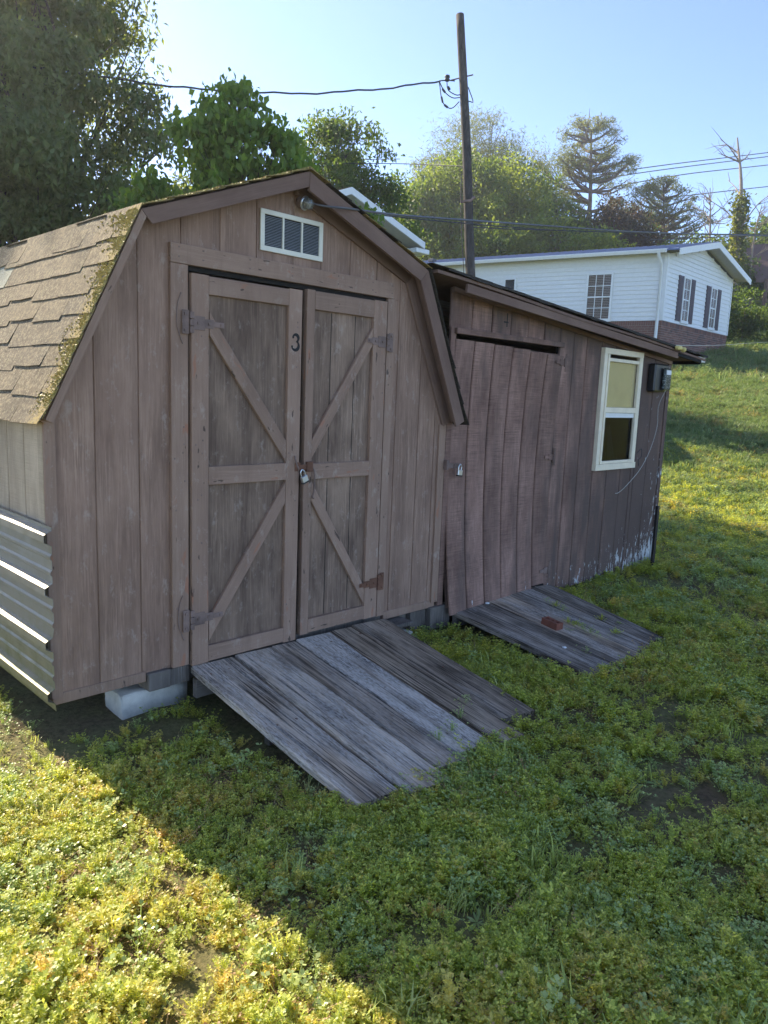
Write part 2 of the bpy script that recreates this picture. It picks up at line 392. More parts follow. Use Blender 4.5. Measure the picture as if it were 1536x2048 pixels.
def axis(lo, a, b, hi, fine):
    mid = list(np.arange(a, b, fine)); out = []; d = fine; x = a
    while x > lo: d *= 1.25; x -= d; out.append(x)
    out = out[::-1] + mid; d = fine; x = mid[-1]
    while x < hi: d *= 1.22; x += d; out.append(x)
    return np.array(out)
gx = axis(-400, -4, 13, 500, .09); gy = axis(-400, -5, 5, 500, .09)
X, Y = np.meshgrid(gx, gy, indexing='ij'); Z = H(X, Y)
Z = Z + np.where((abs(X) < 14) & (abs(Y) < 6), RNG.normal(0, .004, X.shape), 0)
nx, ny = X.shape; idx = np.arange(nx * ny).reshape(nx, ny)
F = np.stack([idx[:-1, :-1], idx[1:, :-1], idx[1:, 1:], idx[:-1, 1:]], -1).reshape(-1, 4)
g = mobj('ground', npmesh('ground', np.stack([X, Y, Z], -1).reshape(-1, 3), F, smooth=True), M['ground']); g['kind'] = 'structure'

# ------------------------------------------------------------------ gambrel barn shed
EX = (1, 0, 0); EZ = (0, 0, 1); EY = (0, 1, 0)
barn = thing('storage_shed', 'brown gambrel roofed wooden shed with double doors marked 3', 'shed', (0, 0, .2))
PR = [(-.03, 1.36), (.37, 2.2), (1.22, 2.53), (2.08, 2.2), (2.47, 1.36)]
def prof(x): return float(np.interp(x, [p[0] for p in PR], [p[1] for p in PR]))
BL = 3.0
gro = [0.034, .2, .396, .6, .8, 1.0, 1.22, 1.4, 1.6, 1.8, 1.99, 2.19, 2.34, 2.43]
for i in range(len(gro) - 1):
    x0, x1 = gro[i] + .0025, gro[i + 1] - .0025
    zb = .215 if (x1 < .62 or x0 > 1.89) else 2.04
    t0, t1 = prof(x0) - .015, prof(x1) - .015; w = x1 - x0
    def fn(x, y, z, t0=t0, t1=t1, w=w, zb=zb):
        return (x, y, z if z < .5 * 3 * 0 + 1e-6 else z * ((t0 + (t1 - t0) * x / w) - zb))
    board('siding_board', (x0, 0, zb), EX, EZ, w, 1.0, .012, M['barn'], barn, 1, .002, fn)
# backing behind the grooves, with the door opening left dark
def gable_poly(x0, x1, z0, y):
    xs = [x0] + [p[0] for p in PR if x0 < p[0] < x1] + [x1]
    return [(x, y, prof(x) - .03) for x in xs]
bk = []
FB = []
for (xa, xb, z0) in ((.01, .62, .2), (.62, 1.90, 2.04), (1.90, 2.42, .2)):
    top = gable_poly(xa, xb, z0, .016); o = len(bk); bk += [(x, .006, z) for x, y, z in top] + [(xb, .006, z0), (xa, .006, z0)]; FB.append(list(range(o, len(bk))))
me = pymesh('backing', bk, FB); mobj('wall_backing', me, M['barn'], barn)
# left wall
for i in range(15):
    y0 = .035 + i * .2
    board('siding_board', (-.002, y0 + .196, .215), (0, -1, 0), EZ, .193, 1.13, .012, M['left'], barn)
box('wall_backing', (.012, .02, .03, BL, .2, 1.36), M['dark'], barn)
box('rear_wall', (0.01, 2.42, BL - .03, BL, .2, 1.4), M['barn'], barn)
o = [(x, BL - .02, z - .03) for x, z in PR]; mobj('rear_gable', pymesh('rg', o, [list(range(5))]), M['barn'], barn)
box('right_wall', (2.41, 2.43, .02, BL - .03, .2, 1.36), M['barn'], barn)
board('corner_trim', (-.012, -.012, .2), EX, EZ, .047, 1.16, .012, M['trim'], barn)
board('corner_trim', (-.014, .05, .2), (0, -1, 0), EZ, .05, 1.15, .012, M['left'], barn)
board('corner_trim', (2.375, -.014, .2), EX, EZ, .06, 1.14, .014, M['trim'], barn)
box('skid_beam', (-.005, .415, -.004, .04, .165, .214), M['trim'], barn, .003)
box('skid_beam', (1.95, 2.42, -.003, .04, .165, .214), M['trim'], barn, .003)
box('skid_beam', (.418, .53, -.022, 2.9, .118, .204), M['old'], barn, .004); box('skid_beam', (.535, .64, -.004, .6, .112, .196), M['old'], barn, .004)
box('skid_beam', (2.20, 2.34, .0, 2.9, .04, .164), M['old'], barn, .004)
box('skid_beam', (.642, 2.19, .03, .07, .11, .163), M['old'], barn, .003)
box('floor', (.02, 2.41, .02, BL - .04, .166, .2), M['old'], barn)
# frame trim
board('door_trim', (.54, -.022, .205), EX, EZ, .085, 1.835, .022, M['trim'], barn)
board('door_trim', (1.875, -.022, .205), EX, EZ, .06, 1.835, .022, M['trim'], barn, fn=lambda x, y, z: (x - .0 + .0 * z, y, z))
board('door_trim', (.54, -.024, 2.125), (0, 0, -1), EX, .083, 1.375, .024, M['trim'], barn)
box('door_jamb', (.625, 1.875, -.0, .014, 2.02, 2.045), M['dark'], barn)
# doors
def door(x0, x1, z0, z1, sl, sr, rails, braces, yf, lean=0.0):
    d = board('door', (x0, yf + .022, z0), EX, EZ, x1 - x0, z1 - z0, .014, M['panel'], barn)
    board('stile', (x0, yf, z0), EX, EZ, sl, z1 - z0, .0215, M['trim'], d)
    board('stile', (x1 - sr, yf, z0), EX, EZ, sr, z1 - z0, .0215, M['trim'], d)
    for (ra, rb) in rails:
        board('rail', (x0 + sl + .001, yf + .001, rb), (0, 0, -1), EX, rb - ra, x1 - x0 - sl - sr - .002, .0205, M['trim'], d)
    for (ax, az, bx, bz, w) in braces:
        L_ = math.hypot(bx - ax, bz - az); dx, dz = (bx - ax) / L_, (bz - az) / L_
        # local z along the brace, local x across
        ex = (dz, 0, -dx)
        o = (ax - ex[0] * w / 2, yf + .002, az - ex[2] * w / 2)
        sgn = dx * 1.0
        cutk = abs(dz / max(.05, abs(dx)))
        def fn(x, y, z, L_=L_, w=w, k=dz / dx):
            # cut both ends vertically against the stiles
            off = -(x - w / 2) * k
            return (x, y, z + off)
        board('brace', o, ex, (dx, 0, dz), w, L_, .0195, M['trim'], d, fn=fn)
    return d
dl = door(.635, 1.258, .197, 2.008, .088, .083, [(1.925, 2.004), (1.062, 1.148), (.200, .278)],
          [(.728, 1.80, 1.172, 1.21, .062), (1.172, .995, .728, .355, .062)], -.034)
dr = door(1.292, 1.862, .212, 2.020, .052, .100, [(1.925, 2.015), (1.056, 1.138), (.215, .292)],
          [(1.345, 1.215, 1.758, 1.82, .055), (1.345, 1.0, 1.758, .36, .055)], -.030)
# faint grooves on the right hand panel
for gx_ in (1.47, 1.64):
    for (za, zb) in ((.295, 1.05), (1.145, 1.92)):
        box('groove_strip', (gx_, gx_ + .004, -.0088, -.0075, za, zb), M['dark'], dr)
# numeral 3 as a solid shape
def numeral3(cx, cz, hgt, y, parent, mat):
    pts = []
    r1, r2 = hgt * .235, hgt * .29
    up = [(cx + r1 * math.cos(a), cz + hgt * .5 - r1 * 1.02 + r1 * math.sin(a)) for a in np.radians(np.linspace(165, -75, 14))]
    lo = [(cx + r2 * math.cos(a) - .002, cz - hgt * .5 + r2 + r2 * math.sin(a)) for a in np.radians(np.linspace(70, -165, 16))]
    def stroke(P, wf):
        V = []; F = []
        for i, p in enumerate(P):
            q = P[min(i + 1, len(P) - 1)]; r = P[max(i - 1, 0)]; dx, dz = q[0] - r[0], q[1] - r[1]; l = math.hypot(dx, dz) + 1e-9
            w = wf(i / (len(P) - 1)); nx_, nz_ = -dz / l * w, dx / l * w
            V += [(p[0] + nx_, y, p[1] + nz_), (p[0] - nx_, y, p[1] - nz_)]
            if i: k = 2 * i; F.append((k - 2, k - 1, k + 1, k))
        return V, F
    wf = lambda t: hgt * (.045 + .065 * math.sin(math.pi * min(1, max(0, t))) ** 1.5)
    V1, F1 = stroke(up, wf); V2, F2 = stroke(lo, wf)
    V = V1 + V2; F = F1 + [tuple(k + len(V1) for k in f) for f in F2]
    for (bx, bz) in (up[0], lo[-1]):
        o = len(V); rr = hgt * .085
        V += [(bx + rr * math.cos(a) * .9 + rr * .3, y - .0002, bz + rr * math.sin(a)) for a in np.linspace(0, 2 * math.pi, 11)[:-1]]; F.append(tuple(range(o, o + 10)))
    bm = bmesh.new(); me = pymesh('numeral', V, F); bm.from_mesh(me); bmesh.ops.solidify(bm, geom=bm.faces, thickness=.0012); bm.to_mesh(me); bm.free()
    return mobj('numeral_three', me, mat, parent)
numeral3(1.218, 1.752, .076, -.0352, dl, M['blackpaint'])
# hinges
def hinge(px, pz, dirx, y, parent, mat, l=.17):
    bx = []
    s = dirx
    def B(a, b, y0, y1, z0, z1): bx.append((min(px + s * a, px + s * b), max(px + s * a, px + s * b), y0, y1, z0, z1))
    B(-.045, -.012, y - .003, y, pz - .052, pz + .052)
    B(.012, .070, y - .003, y, pz - .030, pz + .030); B(.070, .115, y - .0025, y, pz - .020, pz + .020); B(.115, l, y - .003, y - .0002, pz - .012, pz + .012)
    for k in (-.032, 0, .032): B(-.010, .010, y - .011, y - .001, pz + k - .014, pz + k + .014)
    for (a, zz) in ((-.03, .035), (-.03, -.035), (.035, .0), (.09, .0), (l - .015, 0)): B(a - .006, a + .006, y - .008, y - .002, pz + zz - .006, pz + zz + .006)
    return mobj('hinge', join(bx, .0008), mat, parent)
hinge(.632, 1.795, 1, -.0345, dl, M['iron']); hinge(.632, .425, 1, -.0345, dl, M['iron'])
hinge(1.868, 1.80, -1, -.0310, dr, M['iron'], .15); hinge(1.868, .42, -1, -.0310, dr, M['rust'], .15)
for (hx, hz, s) in ((.600, 1.85, 1), (.602, .48, 1)):
    P_ = spline([(hx - .012, -.0265, hz + .07), (hx - .03, -.027, hz + .02), (hx - .035, -.027, hz - .06), (hx - .018, -.0265, hz - .12), (hx - .005, -.0265, hz - .15)], 5)
    mobj('wire_scrap', tubes_mesh('w', [(P_, .0022)], 5), M['iron'], barn)
# hasp and rod latch
hs = join([(1.228, 1.262, -.0385, -.0352, 1.105, 1.150), (1.245, 1.335, -.043, -.0386, 1.112, 1.138), (1.30, 1.34, -.048, -.0335, 1.100, 1.152)], .001)
mobj('hasp', hs, M['rust'], dl)
P_ = spline([(1.222, -.042, 1.185), (1.224, -.052, 1.150), (1.236, -.056, 1.120), (1.242, -.050, 1.10)], 5); mobj('staple', tubes_mesh('s', [(P_, .004)], 6), M['iron'], dl)
P_ = spline([(1.345, -.040, 1.12), (1.352, -.046, 1.09), (1.350, -.046, 1.0), (1.345, -.040, .965), (1.358, -.036, .955)], 5); mobj('latch_rod', tubes_mesh('s', [(P_, .0045)], 6), M['iron'], dr)
def padlock(x, y, z, rot, label, sc=1.0):
    t = thing('padlock', label, 'padlock', (x, y, z), 'padlocks on the shed doors')
    w, h, d = .040 * sc, .036 * sc, .018 * sc
    R = Matrix.Translation((x, y, z)) @ Matrix.Rotation(rot, 4, 'Y')
    mobj('lock_body', box_mesh(-w / 2, w / 2, -d / 2, d / 2, -h, 0, .003), M['steel'], t, R)
    mobj('bumper', box_mesh(-w / 2 - .001, w / 2 + .001, -d / 2 - .001, d / 2 + .001, -h - .004, -h + .006, .002), M['black'], t, R)
    P_ = spline([(-w * .32, 0, -.002), (-w * .32, 0, .020 * sc), (0, 0, .034 * sc), (w * .32, 0, .020 * sc), (w * .32, 0, -.002)], 6)
    mobj('shackle', tubes_mesh('s', [(P_, .0038 * sc)], 8), M['steel'], t, R)
    return t
padlock(1.262, -.066, 1.082, math.radians(-22), 'silver padlock hanging tilted from the hasp between the double doors')
# nail heads and knots on trim
NB = []
for _ in range(26):
    x = random.choice([.56, .60, .66, .69, 1.19, 1.23, 1.80, 1.84, 1.90, 1.915]) + random.uniform(-.006, .006); z = random.uniform(.28, 1.98)
    y = -.0228 if (x < .63 or x > 1.875) else -.0348 if x < 1.27 else -.0312
    NB.append((x - .003, x + .003, y - .001, y + .002, z - .004, z + .004))
for x in (.58, .70, .95, 1.2, 1.5, 1.75, 1.9):
    for z in (2.07, 2.11): NB.append((x - .004, x + .004, -.0255, -.022, z - .003, z + .003))
mobj('nail_heads', join(NB), M['iron'], barn)['kind'] = 'stuff'
# vent
def vent():
    x0, x1, z0, z1 = 1.016, 1.400, 2.167, 2.357
    v = mobj('gable_vent', join([(x0, x1, -.012, -.003, z1 - .022, z1), (x0, x1, -.012, -.003, z0, z0 + .024), (x0, x0 + .024, -.012, -.003, z0 + .024, z1 - .022), (x1 - .024, x1, -.012, -.003, z0 + .024, z1 - .022)], .0015), M['ventw'], barn)
    box('vent_back', (x0 + .02, x1 - .02, -.0028, -.001, z0 + .02, z1 - .02), M['dark'], v)
    W_ = (x1 - x0 - .048); cw = (W_ - .02) / 3
    for i in (1, 2):
        xa = x0 + .024 + cw * i + .01 * (i - 1); box('mullion', (xa, xa + .010, -.011, -.003, z0 + .024, z1 - .022), M['ventw'], v)
    for i in range(3):
        xa = x0 + .024 + (cw + .01) * i
        for k in range(20):
            zz = z0 + .027 + k * .00712
            board('louvre', (xa + .0005, -.0035, zz), (0, -.8, .6) if 0 else (0, -.75, -.66), EX, .0062, cw - .001, .0012, M['ventd'], v, ch=.0002)
vent()
# floodlight jar
fl = thing('outdoor_lamp', 'glass jar lamp under the gable peak above the vent', 'lamp', (1.245, -.012, 2.43))
R = Matrix.Translation((1.245, -.02, 2.425)) @ Matrix.Rotation(math.radians(105), 4, 'X') @ Matrix.Rotation(.25, 4, 'Y') @ Matrix.Scale(.72, 4)
mobj('lamp_base', lathe_mesh([(.0, -.02), (.03, -.02), (.034, 0), (.030, .012), (.022, .03)]), M['iron'], fl, R)
N = NT('lamp_glass'); N.color((.60, .62, .58)); N.p.inputs['Roughness'].default_value = .12; N.p.inputs['Transmission Weight'].default_value = .8; M['lampglass'] = N.mat
mobj('glass_jar', lathe_mesh([(.022, .026), (.034, .034), (.037, .05), (.034, .064), (.037, .072), (.033, .088), (.022, .097), (.0, .100)]), M['lampglass'], fl, R)
mobj('guard_ring', lathe_mesh([(.036, .030), (.046, .032), (.048, .040), (.044, .046), (.038, .044)]), M['steel'], fl, R)
mobj('clip', box_mesh(1.212, 1.232, -.03, -.001, 2.455, 2.475, .003), M['iron'], fl)
# roof
OH = .10
roofn = []
def roof_seg(a, b, name='roof_deck'):
    (xa, za), (xb, zb) = a, b; L_ = math.hypot(xb - xa, zb - za)
    nx_, nz_ = -(zb - za) / L_, (xb - xa) / L_
    return L_, (xb - xa) / L_, (zb - za) / L_, nx_, nz_
roof = None
decks = []
for k in range(4):
    a, b = PR[k], PR[k + 1]; L_, dx, dz, nx_, nz_ = roof_seg(a, b)
    V = []
    for y in (-OH, BL + .1):
        for (p, off) in ((a, 0), (b, 0), (b, .016), (a, .016)): V.append((p[0] + nx_ * off, y, p[1] + nz_ * off))
    decks.append((V, [(0, 1, 2, 3), (7, 6, 5, 4), (0, 4, 5, 1), (1, 5, 6, 2), (2, 6, 7, 3), (3, 7, 4, 0)]))
V = []; F = []
for (v_, f_) in decks:
    F += [tuple(i + len(V) for i in f) for f in f_]; V += v_
roof = mobj('roof', pymesh('roof', V, F), M['fascia'], barn)
# rake fascia + inner trim, mitred at the knees and the ridge
def offs(off):
    out = []
    nn = []
    for k in range(4):
        L_, dx, dz, nx_, nz_ = roof_seg(PR[k], PR[k + 1]); nn.append(Vector((nx_, nz_)))
    for k in range(5):
        a = nn[max(0, k - 1)]; b = nn[min(3, k)]; m_ = (a + b).normalized(); c = m_.dot(a); out.append((PR[k][0] + m_.x * off / c, PR[k][1] + m_.y * off / c))
    return out
def mitred(name, k, o_out, o_in, y0, y1, mat):
    A_, B_ = offs(o_out), offs(o_in); c = [A_[k], A_[k + 1], B_[k + 1], B_[k]]
    g_ = .0008
    L_, dx, dz, nx_, nz_ = roof_seg(PR[k], PR[k + 1]); fr = frame((B_[k][0], y0, B_[k][1]), (nx_, 0, nz_) , (dx, 0, dz)); fi = fr.inverted()
    V = [fi @ Vector((x + (dx * g_ if i in (0, 3) else -dx * g_), y, z + (dz * g_ if i in (0, 3) else -dz * g_))) for y in (y0, y1) for i, (x, z) in enumerate(c)]
    me = pymesh(name, V, [(3, 2, 1, 0), (4, 5, 6, 7), (0, 1, 5, 4), (1, 2, 6, 5), (2, 3, 7, 6), (3, 0, 4, 7)])
    bm = bmesh.new(); bm.from_mesh(me); bmesh.ops.recalc_face_normals(bm, faces=bm.faces); bmesh.ops.bevel(bm, geom=list(bm.edges), offset=.0015, segments=1, affect='EDGES'); bm.to_mesh(me); bm.free()
    mobj(name, me, mat, roof, fr)
for k in range(4):
    w_ = .018 if k == 0 else .050 if k == 1 else .066
    mt = M['trim'] if k < 1 else M['fascia']
    mitred('rake_board', k, .014, -w_, -OH - .018, -OH, mt)
    mitred('frieze_board', k, -.004, -(.030 if k < 2 else .075), -.018, -.001, mt)
# shingles
shing_cache = {}
def shingle_mesh(w, h, kind):
    key = (round(w, 3), kind)
    if key in shing_cache: return shing_cache[key]
    rr = random.Random(kind * 13 + int(w * 100)); V = []; F = []; n = 4; t = .0035
    curl = [rr.uniform(.001, .006), rr.uniform(.001, .008)] if kind < 4 else ([.004, .012] if kind == 4 else [.001, .001]); skew = rr.uniform(-.006, .006)
    for i in range(n + 1):
        z = -h * i / n; f = (i / n) ** 2
        for (x, e) in ((0, 0), (w / 2, .3), (w, 1)):
            c = (curl[0] * (1 - e) + curl[1] * e) * f
            jx = skew * f + (rr.uniform(-.0015, .0015))
            V.append((x + jx, 0, z + (rr.uniform(-.004, .004) if i == n else 0))); V[-1] = (V[-1][0], -.004 - c - t, V[-1][2])
    m_ = len(V); V += [(x, y + t, z) for (x, y, z) in V]
    for i in range(n):
        for j in range(2):
            a = i * 3 + j; F.append((a, a + 3, a + 4, a + 1)); F.append((m_ + a, m_ + a + 1, m_ + a + 4, m_ + a + 3))
        F.append((i * 3, m_ + i * 3, m_ + i * 3 + 3, i * 3 + 3)); a = i * 3 + 2; F.append((a, a + 3, m_ + a + 3, m_ + a))
    for j in range(2): a = n * 3 + j; F.append((a, m_ + a, m_ + a + 1, a + 1))
    me = pymesh('shingle', V, F); shing_cache[key] = me; return me
# slopes: lower-left, upper-left, upper-right, lower-right.  local x along +-y, local z up the slope, local -y outward
def lay(k, up_from_a, exposure, tabs, stuff=False, mat=M['shingle']):
    a, b = PR[k], PR[k + 1]; L_, dx, dz, nx_, nz_ = roof_seg(a, b)
    if not up_from_a: dx, dz = -dx, -dz; a, b = b, a
    rows = int(round(L_ / exposure)); exposure = L_ / rows
    allV = []; allF = []
    for r_ in range(rows + (1 if k in (0, 3) else 0)):
        zt = exposure * (r_ + 1) + .02; off = (r_ % 2) * tabs / 2 + (r_ % 3) * .02
        y = -OH - .03
        first = True
        while y < BL + .1:
            w = (tabs - off) if (first and off > 0) else tabs
            first = False
            if r_ == rows and k in (0, 3): zt = L_ + .025
            ox, oz = a[0] + dx * zt + nx_ * .018, a[1] + dz * zt + nz_ * .018
            ww = w - .004
            hh = exposure + .03 if r_ else exposure + .05
            left = (k in (0, 1))
            # outward normal = -local y ; local z = up slope
            ez = Vector((dx, 0, dz)); outn = Vector((nx_, 0, nz_)); ey = -outn; ex = ey.cross(ez)
            o = (ox, y if ex.y > 0 else y + ww, oz)
            me = shingle_mesh(ww, hh, random.choice([0, 1, 2, 3, 0, 1, 2, 3, 5, 5, 4]))
            tilt = Matrix.Rotation(random.uniform(-.007, .007), 4, 'Y') @ Matrix.Rotation(-.022, 4, 'X')
            mm = frame(o, ex, ez) @ tilt
            if not stuff:
                isp = (k == 0 and r_ == 6 and .95 < y < 1.25)
                s_ = mobj('shingle', me.copy() if isp else me, None if isp else mat, roof, mm)
                if isp:
                    s_.data.materials.clear(); s_.data.materials.append(M['patch'])
                    s_['label'] = 'pale newer replacement shingle'
            else:
                o_ = len(allV); allV += [mm @ v.co for v in me.vertices]; allF += [tuple(i + o_ for i in p.vertices) for p in me.polygons]
            y += w
    if stuff:
        q = mobj('shingle_field', pymesh('sf', allV, allF), mat, roof); q['kind'] = 'stuff'
lay(0, True, .118, .305); lay(1, True, .130, .305); lay(2, False, .130, .305, mat=M['shingle_dark']); lay(3, False, .118, .305, True, mat=M['shingle_dark'])
# ridge caps
for i in range(24):
    y = -OH - .02 + i * .13
    me = pymesh('cap', [(-.11, 0, -.042), (0, 0, .004), (.11, 0, -.042), (-.11, .16, -.050), (0, .16, -.004), (.11, .16, -.050)], [(0, 1, 4, 3), (1, 2, 5, 4)])
    bm = bmesh.new(); bm.from_mesh(me); bmesh.ops.solidify(bm, geom=bm.faces, thickness=.005); bm.to_mesh(me); bm.free()
    mobj('ridge_cap', me, M['shingle_dark'] if i % 2 else M['shingle'], roof, Matrix.Translation((1.22, y, 2.565)))
# moss tufts along the rake edge of the left slopes
def moss():
    V = []; F = []; rn = []
    for k, n_ in ((0, 2600), (1, 1500)):
        a, b = PR[k], PR[k + 1]; L_, dx, dz, nx_, nz_ = roof_seg(a, b)
        for _ in range(n_):
            t = random.random(); band = .5 + .5 * math.sin(t * 21 + k) + (1.0 if t > .8 and k == 0 else 0)
            y = -OH - .03 + abs(random.gauss(0, .035 + .045 * band)); 
            if random.random() > .35 + .4 * band: continue
            h_ = random.uniform(.002, .009); c = Vector((a[0] + dx * L_ * t + nx_ * .028, y, a[1] + dz * L_ * t + nz_ * .028))
            r_ = random.uniform(.003, .008); o_ = len(V); an = random.random() * 6
            for q in range(4):
                aa = an + q * 1.57; V.append(c + Vector((dx, 0, dz)) * r_ * math.cos(aa) + Vector((0, 1, 0)) * r_ * math.sin(aa))
            V.append(c + Vector((nx_, 0, nz_)) * h_)
            for q in range(4): F.append((o_ + q, o_ + (q + 1) % 4, o_ + 4)); rn.append(random.random())
    me = pymesh('moss', V, F); a_ = me.attributes.new('rnd', 'FLOAT', 'FACE'); a_.data.foreach_set('value', rn)
    q = mobj('moss', me, leafmat('roof_moss', (.26, .20, .045), (.48, .38, .11), None, .15), roof); q['kind'] = 'stuff'
moss()

# ------------------------------------------------------------------ lean-to shed
sh = thing('lean_to_shed', 'dark brown board shed with sloping roof, window and bowed door marked 4', 'shed', (2.45, 0, .03))
def stop(x): return 2.19 - (x - 2.24) * .0877
GRV = [3.685, 3.88, 4.07, 4.30, 4.53, 4.765, 4.952, 5.01, 5.235, 5.49]
def sboard(x0, x1, zb, zt0, zt1, y=.0, mat=M['shed'], parent=sh, segs=6, warp=True, name='siding_board', t=.018):
    w = x1 - x0 - .009; ph = random.random() * 6
    def fn(x, yy, z):
        f = z; top = zt0 + (zt1 - zt0) * x / w - zb; zz = z * top
        wx = .004 * math.sin(zz * 2.2 + ph) if warp else 0
        return (x, yy + wx * .6, zz)
    return board(name, (x0 + .0045, y, zb), EX, EZ, w, 1.0, t, mat, parent, segs, .006, fn)
above = [2.44, 2.66, 2.865, 3.07, 3.275, 3.48, 3.685]
for i in range(len(above) - 1): sboard(above[i], above[i + 1], 1.935, stop(above[i]), stop(above[i + 1]), segs=1)
for i in range(len(GRV) - 1):
    a, b = GRV[i], GRV[i + 1]
    if 4.29 < a < 4.94:
        sboard(a, b, .03, .975, .975); sboard(a, b, 1.935, stop(a), stop(b), segs=1)
    else: sboard(a, b, .02 + .01 * (i % 3), stop(a), stop(b), segs=8)
board('corner_board', (5.492, -.008, .04), EX, EZ, .06, 1.86, .02, M['shed'], sh, 4)
board('door_post', (2.44, -.012, .05), EX, EZ, .05, 1.89, .02, M['shed'], sh, 3)
board('lintel', (2.47, -.035, 1.935), (0, 0, -1), EX, .035, 1.225, .03, M['shed'], sh)
box('wall_backing', (3.69, 4.29, .0195, .03, .05, 1.95), M['dark'], sh)
box('side_wall', (5.52, 5.55, .02, 2.3, .04, 1.86), M['shed'], sh)
box('rear_wall', (2.45, 5.52, 2.3, 2.33, .04, 1.9), M['shed'], sh)
box('floor', (2.47, 5.5, .06, 2.28, .05, .08), M['dark'], sh); box('inner_wall', (2.452, 2.462, .05, 2.28, .08, 1.95), M['dark'], sh)  # near-black floor and wall paint the room dark behind the lower pane
box('sill_beam', (2.36, 2.55, -.03, .03, .02, .17), M['old'], sh, .005)
box('sill_beam', (2.552, 3.7, -.004, .05, .03, .125), M['dark'], sh, .005)
# bowed door
def warpy(x, z):
    t = (z - .13) / 1.73; u = (x - 2.47) / 1.21
    top = -.035 * u - .0; bot = -.068 + .045 * u; mid = .012
    a = (1 - t) * (1 - 2 * t) ; b = 4 * t * (1 - t); c = t * (2 * t - 1)
    return (1 - t) * (1 - 2 * t) * bot + b * mid + c * top
dg = [2.475, 2.665, 2.865, 3.065, 3.265, 3.465, 3.672]
dd = mobj('door', pymesh('dd', *(lambda V, F: (V, F))(
    [(x, .004 + warpy(x, z) + .02, z) for z in np.linspace(.15, 1.85, 12) for x in (2.49, 3.66)],
    [(2 * i, 2 * i + 1, 2 * i + 3, 2 * i + 2) for i in range(11)])), M['shed'], sh)
for i in range(6):
    a, b = dg[i], dg[i + 1]; w = b - a - .011; zb = .125 + .02 * (i == 5) - .012 * (i == 0); zt = 1.868 - .006 * i + random.uniform(-.004, .004)
    def fn(x, y, z, a=a, zb=zb, zt=zt):
        zz = z * (zt - zb); return (x, y + warpy(a + x, zb + zz), zz)
    board('door_board', (a + .0055, -.022, zb), EX, EZ, w, 1.0, .020, M['shed'], dd, 14, .006, fn)
for (hx, hz, s) in ((3.676, 1.79, -1), (3.676, 1.10, -1), (3.676, .24, -1)):
    y = -.026 + warpy(3.6, hz)
    mobj('hinge', join([(3.690, 3.712, y - .003, y, hz - .065, hz + .065), (3.672, 3.690, y - .009, y, hz - .03, hz + .03), (3.62, 3.672, y - .004, y - .001, hz - .022, hz + .022), (3.565, 3.62, y - .004, y - .001, hz - .012, hz + .012)], .001), M['shed'] if hz > .5 else M['iron'], dd)
mobj('hasp', join([(2.43, 2.50, -.045, -.040, 1.068, 1.10), (2.49, 2.545, -.052, -.047, 1.066, 1.098), (2.425, 2.445, -.044, -.016, 1.06, 1.12)], .001), M['iron'], dd)
padlock(2.525, -.068, 1.058, math.radians(6), 'silver padlock on the hasp at the left edge of the bowed door', 1.05)
# numeral 4
box('numeral_four', (3.0, 3.0, 0, 0, 0, 0), M['blackpaint'], sh) if False else None
y4 = -.0015
me = join([(3.012, 3.024, y4 - .001, y4 + .001, 1.988, 2.075), (2.982, 3.034, y4 - .0008, y4 + .001, 2.010, 2.022), (3.002, 3.032, y4 - .0006, y4 + .001, 1.984, 1.990)])
bm = bmesh.new(); bm.from_mesh(me); vs = [bm.verts.new(c) for c in ((2.980, y4 - .0004, 2.010), (2.992, y4 - .0004, 2.010), (3.018, y4 - .0004, 2.060), (3.014, y4 - .0004, 2.075))]; bm.faces.new(vs); bm.to_mesh(me); bm.free()
mobj('numeral_four', me, M['blackpaint'], sh)
# roof of the lean-to
def sroof(x): return 2.235 - (x - 2.04) * .0705
rx0, rx1 = 2.12, 5.92
V = []; 
for x in np.linspace(rx0, rx1, 10):
    z = sroof(x) - .01 + .006 * math.sin(x * 3)
    V += [(x, -.16, z), (x, 2.5, z), (x, 2.5, z - .018), (x, -.16, z - .018)]
F = [(4 * i, 4 * i + 4, 4 * i + 5, 4 * i + 1) for i in range(9)] + [(4 * i + 2, 4 * i + 6, 4 * i + 7, 4 * i + 3) for i in range(9)] + [(4 * i + 3, 4 * i + 7, 4 * i + 4, 4 * i) for i in range(9)] + [(0, 1, 2, 3), (36, 39, 38, 37)]
sr = mobj('roof', pymesh('sroof', V, F), M['fascia'], sh)
d_ = Vector((1, 0, -.0705)).normalized(); 
board('fascia_board', (2.40, -.155, sroof(2.40) - .032), (0, 0, -1), d_, .052, 2.95, .016, M['fascia'], sr, 3)
board('frieze_board', (2.44, -.022, stop(2.44) + .004), (0, 0, -1), (1, 0, -.0877), .03, 3.1, .018, M['fascia'], sr, 1)
for i in range(7):
    yy = -.04 + i * .4
    if i == 0: continue
    board('rafter', (2.45, yy, sroof(2.45) - .03), (0, 0, -1), d_, .06, 3.45, .03, M['old'], sr)
box('rafter_tail', (5.80, 5.93, -.150, -.115, 1.915, 1.965), M['white'], sr, .003)
box('end_board', (5.905, 5.925, -.11, 2.4, 1.90, 1.962), M['dark'], sr)
board('edge_strip', (5.33, -.157, sroof(5.33) - .035), (0, 0, -1), d_, .028, .5, .016, M['dark'], sr)
VV = []; FF = []
